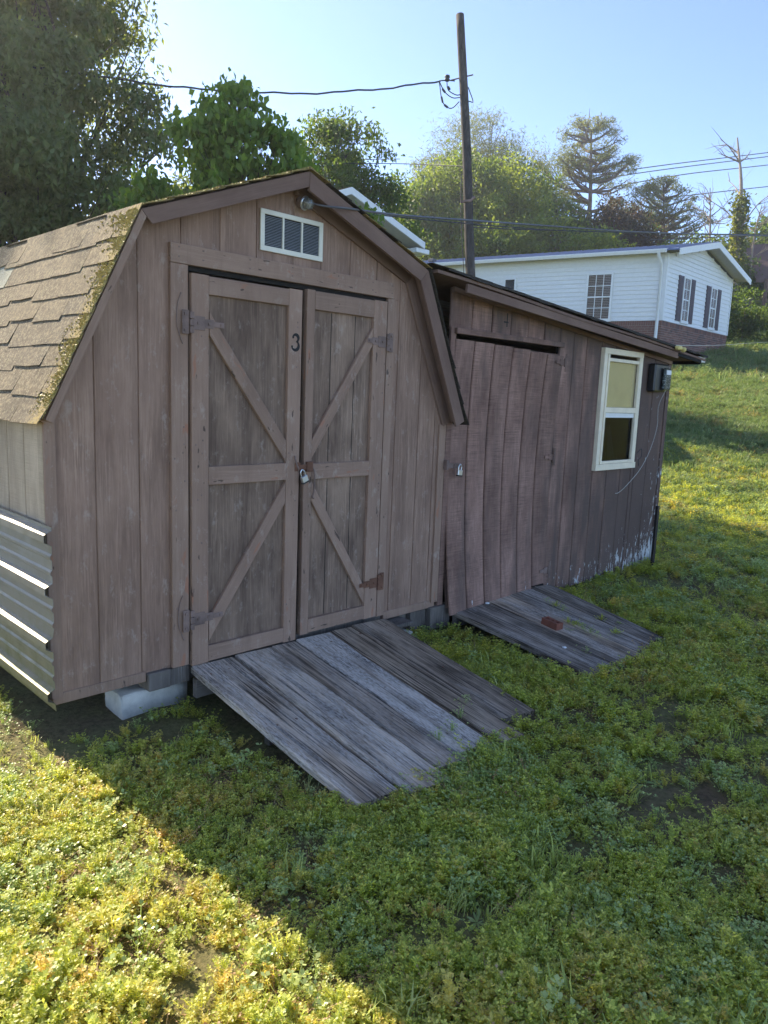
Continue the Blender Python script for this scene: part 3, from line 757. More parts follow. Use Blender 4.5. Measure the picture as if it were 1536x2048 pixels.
for r_ in range(22):
    xx = rx1 + .02 - r_ * .175; y = -.168 - random.uniform(0, .004); 
    while y < 2.5:
        w = .30; me = shingle_mesh(w - .004, .2, 7); z = sroof(xx - .2) + .006
        ez = -d_; outn = Vector((.0705, 0, 1)).normalized(); ex = (-outn).cross(ez)
        mm = frame((xx - .2, y + (0 if ex.y > 0 else w), z), ex, ez) @ Matrix.Rotation(-.012, 4, 'X')
        o_ = len(VV); VV += [mm @ q.co for q in me.vertices]; FF += [tuple(i + o_ for i in p.vertices) for p in me.polygons]; y += w
q = mobj('shingle_field', pymesh('sf', VV, FF), M['shingle_dark'], sr); q['kind'] = 'stuff'
# ragged shingle edge hanging over the fascia
VV = []; FF = []; x = 2.2
while x < 5.9:
    w = random.uniform(.08, .2); z = sroof(x) + .004; dr_ = random.uniform(.004, .014)
    o_ = len(VV); VV += [(x, -.172, z + .006), (x + w, -.172, z + .006 - w * .07), (x + w, -.175, z - dr_ * .8 - w * .07), (x + w * .4, -.176, z - dr_ * 1.2), (x, -.175, z - dr_ * .5), (x, -.15, z + .018), (x + w, -.15, z + .018 - w * .07)]
    FF += [(o_, o_ + 4, o_ + 3, o_ + 2, o_ + 1), (o_ + 5, o_, o_ + 1, o_ + 6)]; x += w
me = pymesh('edge', VV, FF); bm = bmesh.new(); bm.from_mesh(me); bmesh.ops.solidify(bm, geom=bm.faces, thickness=.004); bm.to_mesh(me); bm.free()
q = mobj('shingle_edge', me, M['shingle_dark'], sr); q['kind'] = 'stuff'
# window
wx0, wx1, wz0, wz1 = 4.296, 4.950, .967, 1.943
wd = mobj('window', join([(wx0, wx0 + .05, -.030, .012, wz0 + .05, wz1 - .045), (wx1 - .042, wx1, -.030, .012, wz0 + .05, wz1 - .045), (wx0, wx1, -.032, .012, wz1 - .045, wz1), (wx0 - .01, wx1 + .01, -.036, .012, wz0, wz0 + .05)], .002), M['cream'], sh)
mobj('sash', join([(wx0 + .052, wx0 + .078, -.036, -.012, wz0 + .052, wz1 - .047), (wx1 - .068, wx1 - .044, -.034, -.012, wz0 + .052, wz1 - .047), (wx0 + .078, wx1 - .068, -.034, -.012, 1.435, 1.478), (wx0 + .078, wx1 - .068, -.030, -.010, 1.842, 1.868), (wx0 + .078, wx1 - .068, -.034, -.012, wz0 + .052, wz0 + .075)], .0015), M['cream'], wd)
mobj('sash', join([(wx0 + .079, wx1 - .069, -.020, -.008, 1.395, 1.433)], .001), M['white'], wd)
box('pane', (wx0 + .079, wx1 - .069, -.008, -.005, 1.48, 1.84), M['glass'], wd)
box('pane', (wx0 + .079, wx1 - .069, -.006, -.003, wz0 + .076, 1.394), M['glass_dark'], wd)
box('window_film', (wx0 + .079, wx1 - .069, -.0035, -.001, 1.479, 1.841), M['curtain'], wd)
# things seen in the lower pane: pale cloth hanging inside
cl = []
for i in range(9):
    cl.append((4.66 + i * .012 + .006 * math.sin(i * 2), .06 + .02 * math.sin(i * 1.7), 1.03)); cl.append((4.64 + i * .006, .09, 1.33))
mobj('hanging_cloth', pymesh('cloth', cl, [(2 * i, 2 * i + 2, 2 * i + 3, 2 * i + 1) for i in range(8)]), simple('grey_cloth', (.30, .31, .30), .9), sh)
# fence energiser box
eb = thing('wall_box', 'black plastic charger box mounted near the right end of the shed wall', 'box', (5.12, -.012, 1.63))
mobj('casing', join([(5.10, 5.36, -.075, -.005, 1.625, 1.865)], .012), M['black'], eb)
N = NT('box_label_face'); v, r = N.coord(); a = N.noise(N.scale(v, (60, 60, 90)), 1, 3, .6); N.color(N.mix(N.ramp(a, .55, .62), (.02, .03, .028), (.22, .26, .25))); N.p.inputs['Roughness'].default_value = .3; M['boxface'] = N.mat
mobj('face_plate', join([(5.225, 5.355, -.105, -.0755, 1.64, 1.83)], .010), M['boxface'], eb)
mobj('indicator_window', join([(5.245, 5.335, -.108, -.1052, 1.775, 1.815)], .004), M['white'], eb)
P_ = spline([(5.29, -.09, 1.64), (5.27, -.05, 1.50), (5.28, -.05, 1.32), (5.20, -.045, 1.12), (5.05, -.04, .95), (4.84, -.035, .82), (4.72, -.03, .765), (4.66, -.03, .76)], 6)
tag(tube('loose_wire', P_, .0028, M['palewire']), 'thin pale wire trailing from the black box down past the window', 'wire')
P_ = spline([(4.98, -.03, 1.09), (5.02, -.05, 1.13), (5.03, -.05, 1.06), (4.99, -.045, 1.03), (5.04, -.03, .98)], 5); tag(tube('wire_scrap', P_, .003, M['wire']), 'short dark curl of wire beside the lower window corner', 'wire')
# steel stake
st = thing('steel_stake', 'dark steel stake standing in the grass against the right end of the shed', 'stake', (5.26, -.13, 0))
mobj('post', join([(5.245, 5.285, -.145, -.138, -.1, .62), (5.262, 5.268, -.138, -.115, -.1, .62)], .001), M['steelpost'], st)
# insulator with fence wire
ins = thing('wire_insulator', 'yellow insulator at the roof edge of the lean-to shed', 'insulator', (5.28, -.18, 2.0))
mobj('insulator_body', join([(5.20, 5.28, -.215, -.175, 1.985, 2.02), (5.28, 5.35, -.20, -.18, 1.992, 2.012)], .008), M['yellow'], ins)
mobj('insulator_knob', lathe_mesh([(0, 0), (.018, 0), (.022, .01), (.012, .018), (.022, .026), (.018, .038), (0, .038)], 12), M['yellow'], ins, Matrix.Translation((5.31, -.2, 1.985)) @ Matrix.Rotation(1.2, 4, 'Y'))
tag(tube('fence_wire', spline([(5.33, -.19, 2.0), (6.01, .22, 2.085), (11.33, 1.85, 2.5), (20.57, 4.22, 3.29), (34.5, 4.86, 4.58)], 8), .0045, M['palewire']), 'pale thin wire running right from the yellow insulator over the lawn', 'wire')

# ------------------------------------------------------------------ corrugated sheet
def sheet():
    prof_ = []
    def rib(z): return [(z - .036, 0), (z - .018, -.030), (z + .010, -.030), (z + .026, 0)]
    z = .205; zs = []
    for rz in (.24, .46, .69, .905):
        if rz > .3: prof_.extend([(rz - .16, 0), (rz - .152, -.007), (rz - .142, -.007), (rz - .134, 0), (rz - .095, 0), (rz - .087, -.007), (rz - .077, -.007), (rz - .069, 0)])
        prof_.extend(rib(rz))
    prof_ = [(.17, .004)] + prof_ + [(.945, 0)]
    V = []; F = []; ys = np.linspace(-.075, 3.05, 26)
    for i, y in enumerate(ys):
        for (zz, xx) in prof_: V.append((-.024 + xx + .002 * math.sin(y * 3 + zz * 7), y - (.02 * (zz > .5)) * (i == 0), zz))
    n = len(prof_)
    for i in range(len(ys) - 1):
        for j in range(n - 1): F.append((i * n + j, (i + 1) * n + j, (i + 1) * n + j + 1, i * n + j + 1))
    me = pymesh('sheet', V, F); bm = bmesh.new(); bm.from_mesh(me); bmesh.ops.solidify(bm, geom=bm.faces, thickness=.0012); bm.to_mesh(me); bm.free()
    return tag(mobj('metal_sheet', me, M['galv']), 'ribbed galvanised metal sheet fixed along the lower left wall of the shed', 'metal sheet')
sheet()

# ------------------------------------------------------------------ ramps
def plank(parent, top, bot, w0, w1, thick, mat, seed):
    """top-left point, bottom-left point, widths; local z runs down the ramp, local y is up"""
    top = Vector(top); bot = Vector(bot); L_ = (bot - top).length; ez = (bot - top).normalized(); ex = Vector((1, 0, 0)); rr = random.Random(seed)
    p1, p2, p3 = rr.uniform(0, 6), rr.uniform(0, 6), rr.uniform(0, 6); segs = 16; e0 = rr.uniform(-.02, .01)
    def fn(x, y, z):
        t = z / L_; w = w0 + (w1 - w0) * t
        xx = x * w / w0; edge = (x / w0 - .5) * 2
        wob = .0025 * math.sin(z * 9 + p1) + .0018 * math.sin(z * 23 + p2)
        end = (t > .999) * (.012 * math.sin(x * 40 + p3) + e0)
        return (xx + wob * (1 if edge > 0 else .6), y + .004 * math.sin(z * 2.6 + p3) - .0025 * edge * edge, z + end)
    o = top
    return board('plank', o, ex, ez, w0, L_, thick, mat, parent, segs, .005, fn, y0=-thick)
r1 = thing('ramp', 'larger weathered grey plank ramp leading up to the double doors', 'ramp', (1.25, -.6, 0), 'plank ramps at the shed doors')
tx = [.628, .872, 1.10, 1.26, 1.50, 1.66, 1.93]; bx_ = [.59, .80, 1.015, 1.185, 1.40, 1.575, 1.83]; by = [-1.27, -1.33, -1.29, -1.24, -1.29, -1.18]
for i in range(6):
    plank(r1, (tx[i], -.037, .200 + .003 * (i % 2)), (bx_[i], by[i], .035), tx[i + 1] - tx[i] - .011, bx_[i + 1] - bx_[i] - .013, .036, [M['ramp_mid'], M['ramp_mid'], M['ramp_brown'], M['ramp'], M['ramp_mid'], M['ramp_brown']][i], 10 + i)
board('support_beam', (.62, -.10, .150), (0, 0, -1), EX, .09, 1.3, .035, M['old'], r1)
board('support_beam', (.66, -.62, .085), (0, 0, -1), EX, .08, 1.2, .035, M['old'], r1)
r2 = thing('ramp', 'smaller dark plank ramp in front of the bowed door, with a brick on it', 'ramp', (3, -.5, 0), 'plank ramps at the shed doors')
tx = [2.555, 2.92, 3.18, 3.47, 3.70]; bx_ = [2.43, 2.80, 3.045, 3.26, 3.46]; by = [-1.16, -1.12, -1.10, -1.06]
for i in range(4):
    plank(r2, (tx[i], -.03, .128 + .002 * i), (bx_[i], by[i], .036), tx[i + 1] - tx[i] - .011, bx_[i + 1] - bx_[i] - .012, .036, M['ramp_dark'] if i != 1 else M['ramp_mid'], 40 + i)
board('support_beam', (2.56, -.08, .088), (0, 0, -1), EX, .07, 1.1, .035, M['old'], r2)
NB = []
for i in range(6):
    for (yy, t) in ((-.14, .11), (-.66, .53)):
        for q in (.25, .75):
            xx = .62 + i * .215 + q * .2; NB.append((xx - .003, xx + .003, yy - .003 + random.uniform(-.01, .01), yy + .003, .2 - .135 * (-yy) + .0005, .2 - .135 * (-yy) + .0025))
mobj('nail_heads', join(NB), M['rust'], r1)['kind'] = 'stuff'
# brick on the ramp: cored clay brick
def cored_brick(x, y, z, rot):
    bm = bmesh.new(); L_, W_, H_ = .125, .062, .042
    holes = [(-.042, 0), (0, 0), (.042, 0)]; rads = .013
    # top face grid with holes made from ring quads
    def ring(cx_, cy_, hx, hy, z_):
        inner = [bm.verts.new((cx_ + rads * math.cos(a), cy_ + rads * math.sin(a), z_)) for a in np.linspace(0, 2 * math.pi, 9)[:-1] + math.pi / 8]
        outer = [bm.verts.new((cx_ + hx * sx_, cy_ + hy * sy_, z_)) for (sx_, sy_) in ((1, .5), (.5, 1), (-.5, 1), (-1, .5), (-1, -.5), (-.5, -1), (.5, -1), (1, -.5))]
        corners = [bm.verts.new((cx_ + hx * sx_, cy_ + hy * sy_, z_)) for (sx_, sy_) in ((1, 1), (-1, 1), (-1, -1), (1, -1))]
        for k in range(8): bm.faces.new((inner[k], outer[k], outer[(k + 1) % 8], inner[(k + 1) % 8]))
        for k in range(4): bm.faces.new((outer[(2 * k) % 8], corners[k], outer[(2 * k + 1) % 8]))
        bot = [bm.verts.new((q.co.x, q.co.y, z_ - .05)) for q in inner]
        for k in range(8): bm.faces.new((inner[k], inner[(k + 1) % 8], bot[(k + 1) % 8], bot[k]))
        bm.faces.new(bot)
    for (hx_, hy_) in holes: ring(hx_, hy_, .021, W_ / 2, H_)
    me2 = join([(-L_ / 2, -.063, -W_ / 2, W_ / 2, 0, H_), (.063, L_ / 2, -W_ / 2, W_ / 2, 0, H_)]); bm.from_mesh(me2)
    q = [bm.verts.new(c) for c in ((-.063, -W_ / 2, 0), (.063, -W_ / 2, 0), (.063, -W_ / 2, H_), (-.063, -W_ / 2, H_))]; bm.faces.new(q)
    q = [bm.verts.new(c) for c in ((.063, W_ / 2, 0), (-.063, W_ / 2, 0), (-.063, W_ / 2, H_), (.063, W_ / 2, H_))]; bm.faces.new(q)
    for v_ in bm.verts: v_.co += Vector([random.uniform(-.0018, .0018) for _ in range(3)])
    me = bpy.data.meshes.new('b'); bm.to_mesh(me); bm.free()
    sl = Matrix.Rotation(.09, 4, 'X')
    return tag(mobj('brick', me, M['red'], None, Matrix.Translation((x, y, z)) @ sl @ Matrix.Rotation(rot, 4, 'Z')), 'loose red clay brick with round holes lying on the smaller ramp', 'brick')
cored_brick(2.905, -.585, .0825, math.radians(82))
for k, (x, y, z) in enumerate(((2.66, -.83, .063), (2.86, -.10, .133))):
    bm = bmesh.new(); bmesh.ops.create_icosphere(bm, subdivisions=2, radius=.014)
    for v_ in bm.verts: v_.co *= random.uniform(.75, 1.2); v_.co.z *= .5
    me = bpy.data.meshes.new('peb'); bm.to_mesh(me); bm.free()
    tag(mobj('pebble', me, M['white'], None, Matrix.Translation((x, y, z))), ['small white pebble on the lower end of the smaller ramp', 'tiny white pebble near the top edge of the smaller ramp'][k], 'pebble')
# blocks under the sheds
def cblock(name, b, lab):
    x0, x1, y0, y1, z0, z1 = b
    bm = bmesh.new(); me = box_mesh(0, x1 - x0, 0, y1 - y0, 0, z1 - z0, .006); bm.from_mesh(me)
    bmesh.ops.subdivide_edges(bm, edges=bm.edges, cuts=3, use_grid_fill=True)
    for v_ in bm.verts: v_.co += Vector((random.uniform(-1, 1), random.uniform(-1, 1), random.uniform(-1, 1))) * .0022
    bm.to_mesh(me); bm.free(); me.shade_smooth()
    return tag(mobj(name, me, M['block'], None, Matrix.Translation((x0, y0, z0))), lab, 'block')
cblock('concrete_block', (.315, .650, .035, .215, -.03, .108), 'pale concrete block under the front left of the brown shed')
cblock('concrete_block', (2.02, 2.20, -.03, .17, -.02, .05), 'flat concrete pad just right of the larger ramp under the shed') 
box_o = box('timber_scrap', (1.93, 2.12, -.10, .05, .125, .15), M['old'], None, .004); tag(box_o, 'short pale board end sticking out beside the larger ramp', 'board')

# ------------------------------------------------------------------ utility pole and cables
up = thing('utility_pole', 'tall weathered wooden utility pole behind the lean-to shed', 'utility pole', (11.69, 6.89, 0))
P_ = np.array([(11.66, 6.80, -.3), (11.69, 6.89, .93), (11.8, 7.44, 3.9), (11.98, 7.91, 6.76), (12.12, 8.41, 9.62)])
Pq = spline(P_, 8); rad = np.linspace(.125, .088, len(Pq))
V_, F_ = tube_arrays(Pq - Pq[0], rad, 14); nV = len(V_); V_ = list(map(tuple, V_)); F_ = [tuple(f) for f in F_]; F_.append(tuple(range(nV - 14, nV)))
mobj('trunk', pymesh('pole', V_, F_, True), M['pole'], up, Matrix.Translation(Vector(Pq[0])))
mobj('through_bolt', tubes_mesh('b', [(np.array([(11.87, 8.36, 8.23), (12.21, 8.03, 8.36)]), .014)], 6), M['iron'], up)
mobj('insulator', lathe_mesh([(0, 0), (.05, .01), (.06, .04), (.035, .06), (.06, .08), (.05, .12), (0, .13)], 12), M['wire'], up, Matrix.Translation((11.75, 8.36, 8.17)))
pig = [
 [(11.60, 8.45, 8.15), (11.68, 8.50, 8.10), (11.69, 8.43, 7.8), (11.75, 8.34, 7.66), (11.84, 8.25, 7.64), (11.95, 8.16, 7.78)],
 [(11.60, 8.45, 8.15), (11.76, 8.42, 7.98), (11.86, 8.28, 7.86), (11.95, 8.15, 7.86)],
 [(11.74, 8.36, 8.20), (11.80, 8.36, 8.02), (11.91, 8.23, 7.92), (11.96, 8.15, 7.92)],
 [(12.10, 8.06, 8.09), (12.19, 7.98, 7.82), (12.12, 8.0, 7.79), (11.98, 8.12, 7.83)]]
for q_ in pig: mobj('jumper_wire', tubes_mesh('j', [(spline(q_, 6), .011)], 5), M['wire'], up)
for c, d in (((11.685, 8.44, 7.86), (.01, -.03, -.11)), ((11.72, 8.38, 7.70), (.06, -.05, -.05)), ((11.70, 8.44, 8.03), (.05, -.04, -.07)), ((11.79, 8.36, 8.08), (.03, -.03, -.06))):
    mobj('splice_sleeve', tubes_mesh('s', [(np.array([c, np.array(c) + np.array(d)]), .024)], 6), M['wire'], up)
mobj('guy_bracket', tubes_mesh('s', [(np.array([(11.70, 7.75, 5.62), (11.86, 7.62, 5.66), (11.95, 7.6, 5.75)]), .03)], 6), M['iron'], up)
mobj('drop_wire', tubes_mesh('s', [(spline([(11.72, 7.80, 6.2), (11.66, 7.70, 5.3), (11.60, 7.50, 4.2), (11.58, 7.3, 3.0)], 6), .009)], 5), M['wire'], up)
def wob(P, k=10, a=.012):
    Q = spline(P, k); 
    for i in range(len(Q)): Q[i][2] += a * math.sin(i * 1.9) * .6 + a * math.sin(i * .7)
    return Q
tag(tube('service_cable', wob([(2.88, 12.8, 6.98), (3.95, 12.04, 7.05), (4.78, 11.48, 7.04), (5.79, 11.04, 7.07), (7.19, 10.38, 7.15), (8.74, 9.58, 7.35), (10.32, 8.93, 7.74), (11.62, 8.44, 8.16)]), .017, M['wire']), 'thick twisted service cable from the pole top running left across the trees', 'cable')
tag(tube('neutral_wire', [(11.60, 8.45, 8.16), (11.75, 8.38, 8.2), (11.93, 8.3, 8.22)], .012, M['wire']), 'short bare wire tying the service cable to the pole top', 'cable')
LC = spline([(1.262, -.035, 2.428), (1.313, -.128, 2.404), (1.468, -.140, 2.42), (2.077, .114, 2.538), (3.762, .947, 2.922), (6.87, 2.41, 3.62), (11.666, 3.396, 4.477), (18.609, 3.851, 5.643), (28.199, 3.133, 7.056)], 8)
tag(tube('lamp_cable', LC, np.interp(np.arange(len(LC)), [0, 16, 24, 32, 48, 64], [.0050, .0055, .0065, .008, .013, .022]), M['greycable']), 'grey cable running right from the jar lamp across the whole view', 'cable')
tag(tube('power_line', spline([(5.174, 4.004, 3.67), (8.664, 4.936, 4.274), (12.569, 5.457, 4.904), (18.48, 5.465, 5.856), (23.003, 5.393, 6.619), (33.105, 4.19, 8.165)], 8), .009, M['wire']), 'thinner dark line running just beside the lamp cable above the house roof', 'cable')
tag(tube('power_line', spline([(11.85, 7.66, 5.12), (16.23, 7.73, 5.81), (26.29, 6.54, 7.28), (34.32, 4.44, 8.33)], 6), .012, M['wire']), 'dark line leaving the pole at mid height above the house roof', 'cable')
far = {
 'thin wire in the gap between the two leafy trees, upper of two': ([(19.82, 36.19, 14.3), (22.24, 36.72, 14.68), (29.43, 33.94, 15.38), (35.13, 32.77, 16.51)], .022),
 'thin wire reaching the pole below the service cable': ([(10.64, 18.12, 7.86), (11.67, 14.13, 7.51), (12.28, 10.54, 7.02), (11.92, 7.88, 6.41)], .009),
 'topmost distant power line at the right edge': ([(60.88, 39.57, 21.48), (78.28, 37.59, 26.69), (98.47, 32.85, 32.12), (122.3, 24.66, 38.53)], .05),
 'second distant power line from the top at right': ([(61.19, 39.19, 21.17), (78.24, 37.52, 26.22), (98.43, 32.78, 31.64), (122.24, 24.56, 37.8)], .05),
 'third distant power line from the top at right': ([(64.16, 36.17, 21.05), (80.49, 35.2, 25.97), (98.34, 32.64, 30.63), (122.13, 24.38, 36.54)], .05),
 'lowest distant power line crossing the dead tree': ([(69.11, 31.11, 20.72), (87.09, 28.36, 25.11), (109.58, 21.26, 30.35)], .045),
 'distant wire just above the house roof at the right edge': ([(38.24, 16.73, 10.23), (48.24, 14.21, 11.89), (60.04, 9.92, 13.72)], .022)}
for lab, (P_, r_) in far.items(): tag(tube('power_line', spline(P_, 6), r_, M['wire'], n=4), lab, 'cable', 'distant overhead lines')

# ------------------------------------------------------------------ white house at right
O = np.array([23.4, 8.6, 0]); U = np.array([math.sin(math.radians(-14)), math.cos(math.radians(-14)), 0]); Vv = np.array([math.sin(math.radians(88)), math.cos(math.radians(88)), 0])
LEN, WID = 13.0, 6.2
zS, zE = 4.30, 6.46
house = thing('white_house', 'white clapboard house with low brick base on the rise at right', 'house', tuple(O + np.array([0, 0, 2.8])))
NL = -np.array([math.cos(math.radians(-14)), -math.sin(math.radians(-14)), 0])   # outward from long wall (-x)
NG = np.array([math.sin(math.radians(178)), math.cos(math.radians(178)), 0])      # outward from gable (-y)
def fpt(o, a, s, n, d, z): q = np.array(o) + a * s + n * d; return (q[0], q[1], z)
def wallbox(name, a, n, s0, s1, z0, z1, d0, d1, mat, parent, zt=None):
    """box on a wall: along axis a from s0..s1, height z0..z1, from d0 to d1 outward"""
    V = []
    zt = zt or (z1, z1)
    for d in (d0, d1): V += [fpt(O, a, s0, n, d, z0), fpt(O, a, s1, n, d, z0), fpt(O, a, s1, n, d, zt[1]), fpt(O, a, s0, n, d, zt[0])]
    o = Vector(V[0]); V = [tuple(Vector(q) - o) for q in V]
    return mobj(name, pymesh('wb', V, [(0, 1, 2, 3), (7, 6, 5, 4), (0, 4, 5, 1), (1, 5, 6, 2), (2, 6, 7, 3), (3, 7, 4, 0)]), mat, parent, Matrix.Translation(o))
wallbox('wall', U, NL, 0.02, LEN, 2.4, zE, -.2, -.02, M['white'], house)
wallbox('wall', Vv, NG, 0.02, WID, 2.4, zE, -.2, -.02, M['white'], house)
PK = 2.95; zP = 7.12
q = mobj('gable_wall', pymesh('gw', [fpt(O, Vv, 0, NG, -.02, zE - .02), fpt(O, Vv, WID, NG, -.02, zE - .02), fpt(O, Vv, PK, NG, -.02, zP - .04)], [(0, 1, 2)]), M['white'], house)
nb = 15; hb = (zE - zS) / nb
def clap(a, n, s0, s1, z):
    V = [fpt(O, a, s0, n, 0, z + hb), fpt(O, a, s1, n, 0, z + hb), fpt(O, a, s1, n, .022, z), fpt(O, a, s0, n, .022, z), fpt(O, a, s0, n, -.01, z + hb), fpt(O, a, s1, n, -.01, z + hb), fpt(O, a, s1, n, -.01, z), fpt(O, a, s0, n, -.01, z)]
    o = Vector(V[3]); V = [tuple(Vector(q) - o) for q in V]
    mobj('siding_board', pymesh('clap', V, [(0, 1, 2, 3), (3, 2, 6, 7), (4, 5, 1, 0), (0, 3, 7, 4), (1, 5, 6, 2)]), M['white'], house, Matrix.Translation(o))
for i in range(nb):
    clap(U, NL, .08, LEN, zS + i * hb); clap(Vv, NG, .08, WID - .06, zS + i * hb)
for i in range(4):
    z = zE + i * hb; f0 = (z + hb - zE) / (zP - zE)
    if f0 < .95: clap(Vv, NG, PK * f0 + .02, WID - (WID - PK) * f0 - .02, z)
wallbox('corner_trim', U, NL, -.02, .09, zS, zE, -.01, .035, M['white'], house); wallbox('corner_trim', Vv, NG, -.03, .09, zS, zE, -.01, .036, M['white'], house)
wallbox('corner_trim', Vv, NG, WID - .07, WID, zS, zE, -.01, .035, M['white'], house)
# brick skirt
sk = wallbox('brick_base', U, NL, 0, LEN, 2.3, zS - .01, -.1, -.012, M['mortar'], house); sk2 = wallbox('brick_base', Vv, NG, 0, WID + .02, 2.3, zS - .01, -.1, -.012, M['mortar'], house)
cnt = [0]; BV = []; BF = []
def bricks(a, n, s0, s1, z0, z1, parent, limit):
    r_ = 0; z = z1 - .075
    while z > z0:
        soldier = (r_ == 0); w = .075 if soldier else .215; h_ = .150 if soldier else .062
        if soldier: z = z1 - .16
        s = s0 - (0 if soldier or r_ % 2 else .11)
        while s < s1:
            a0, a1 = max(s, s0), min(s + w - .012, s1)
            if a1 - a0 > .03:
                d = random.uniform(-.002, .004)
                if cnt[0] < limit and parent is not None:
                    wallbox('brick', a, n, a0, a1, z, z + h_, -.012, d, M['brick'], parent); cnt[0] += 1
                else:
                    o_ = len(BV)
                    for dd_ in (-.012, d): BV.extend([fpt(O, a, a0, n, dd_, z), fpt(O, a, a1, n, dd_, z), fpt(O, a, a1, n, dd_, z + h_), fpt(O, a, a0, n, dd_, z + h_)])
                    BF.extend([tuple(o_ + k for k in f) for f in ((4, 5, 6, 7), (0, 4, 5, 1)[::-1], (1, 5, 6, 2)[::-1], (2, 6, 7, 3)[::-1], (3, 7, 4, 0)[::-1])])
            s += w
        r_ += 1; z -= .075
bricks(Vv, NG, .0, WID, 3.05, zS, sk2, 300); bricks(U, NL, .0, 5.5, 3.6, zS, None, 0)
q = mobj('brick_field', pymesh('bf', BV, BF), M['brick'], sk); q['kind'] = 'stuff'
wallbox('base_vent', Vv, NG, 4.4, 4.8, 3.25, 3.42, -.01, .012, M['dark'], sk2)
# windows
def hwin(a, n, s0, s1, z0, z1, cols, rows, shutters=False, blinds=True):
    w = wallbox('window', a, n, s0 - .07, s1 + .07, z1, z1 + .07, -.01, .05, M['white'], house)
    wallbox('frame', a, n, s0 - .07, s0, z0 - .06, z1, -.01, .05, M['white'], w); wallbox('frame', a, n, s1, s1 + .07, z0 - .06, z1, -.01, .05, M['white'], w)
    wallbox('sill', a, n, s0 - .09, s1 + .09, z0 - .10, z0 - .0, -.01, .065, M['white'], w)
    wallbox('pane', a, n, s0, s1, z0, z1, .024, .027, M['hglass'], w)
    wallbox('recess', a, n, s0, s1, z0, z1, .022, .0235, M['dark'], w) if not blinds else None
    if blinds:
        k = 26; 
        for i in range(k):
            zz = z0 + (z1 - z0) * i / k; wallbox('blind_slat', a, n, s0 + .01, s1 - .01, zz, zz + (z1 - z0) / k * .72, .0225, .0235, M['blind'], w)
        wallbox('recess', a, n, s0, s1, z0, z1, .0205, .022, M['dark'], w)
    for i in range(1, cols):
        ss = s0 + (s1 - s0) * i / cols; wallbox('muntin', a, n, ss - .012, ss + .012, z0, z1, .028, .036, M['white'], w)
    for j in range(1, rows):
        zz = z0 + (z1 - z0) * j / rows; t = .022 if j == rows // 2 else .012; wallbox('muntin', a, n, s0, s1, zz - t, zz + t, .0285, .040 if t > .02 else .0355, M['white'], w)
    if shutters:
        for (u0, u1) in ((s0 - .49, s0 - .10), (s1 + .10, s1 + .49)):
            f_ = wallbox('shutter', a, n, u0, u1, z0 - .05, z1 + .05, .0, .04, M['purple'], house)
            for i in range(22):
                zz = z0 + (z1 - z0) * i / 22 + .01
                wallbox('shutter_slat', a, n, u0 + .05, u1 - .05, zz, zz + .035, .04, .05, M['purple'], f_)
N = NT('house_window_glass'); N.color((.06, .065, .07)); N.p.inputs['Roughness'].default_value = .05; N.p.inputs['Specular IOR Level'].default_value = .5
tr = N.n('BsdfTransparent'); ms = N.n('MixShader', _0=.75); N.t.links.new(N.p.outputs[0], ms.inputs[1]); N.t.links.new(tr.outputs[0], ms.inputs[2]); N.t.links.new(ms.outputs[0], N.out.inputs[0]); M['hglass'] = N.mat
M['blind'] = simple('beige_blind', (.62, .50, .42), .7, var=.08)
hwin(U, NL, 1.78, 2.56, 4.38, 5.86, 3, 4); hwin(U, NL, 5.30, 5.66, 5.05, 5.84, 1, 1, blinds=False)
hwin(Vv, NG, 1.52, 2.00, 4.45, 5.86, 2, 4, True, True); hwin(Vv, NG, 4.10, 4.58, 4.45, 5.84, 2, 4, True, True)
# roof
OHg = .5; ov = .40
def rp(s, b, z): q_ = O + Vv * s + U * b; return (q_[0], q_[1], z)
sl = (zP + .08 - (zE + .02)) / (PK + ov)
zEL = zE + .02; zER = zE + .02 ; sR = WID + .42
V = [rp(-ov, -OHg, zEL), rp(PK, -OHg, zP + .10), rp(sR, -OHg, zER - .06), rp(-ov, LEN, zEL), rp(PK, LEN, zP + .10), rp(sR, LEN, zER - .06)]
V2 = [(x, y, z + .05) for x, y, z in V]
hr = mobj('roof', pymesh('hr', V + V2, [(0, 3, 4, 1), (1, 4, 5, 2), (6, 7, 10, 9), (7, 8, 11, 10), (0, 1, 7, 6), (1, 2, 8, 7), (3, 0, 6, 9), (2, 5, 11, 8), (4, 3, 9, 10), (5, 4, 10, 11)]), M['bluemetal'], house)
for i in range(44):
    b = -OHg + .02 + i * .305
    if b > LEN: break
    P0 = np.array(rp(-ov, b, zEL + .055)); P1 = np.array(rp(PK, b, zP + .155))
    mobj('roof_rib', tubes_mesh('rib', [(np.array([P0 - P0, P1 - P0]), .018)], 4, False), M['bluemetal'], hr, Matrix.Translation(Vector(P0)))
def rake(sa, za, sb, zb, h_, name='rake_board'):
    V = []
    for d in (0, -.03):
        for (s, z) in ((sa, za), (sb, zb)): V += [rp(s, -OHg - .01 + d, z + .045), rp(s, -OHg - .01 + d, z - h_)]
    mobj(name, pymesh('rk', V, [(0, 1, 3, 2), (4, 6, 7, 5), (0, 2, 6, 4), (1, 5, 7, 3), (0, 4, 5, 1), (2, 3, 7, 6)]), M['white'], hr)
rake(-ov, zEL, PK, zP + .10, .16); rake(PK, zP + .10, sR, zER - .06, .16)
V = [rp(-ov, -OHg, zEL - .02), rp(PK, -OHg, zP + .08), rp(PK, .0, zP + .08), rp(-ov, 0, zEL - .02), rp(sR, -OHg, zER - .08), rp(sR, 0, zER - .08)]
mobj('soffit', pymesh('sf', V, [(0, 1, 2, 3), (1, 4, 5, 2)]), M['ply'], hr)
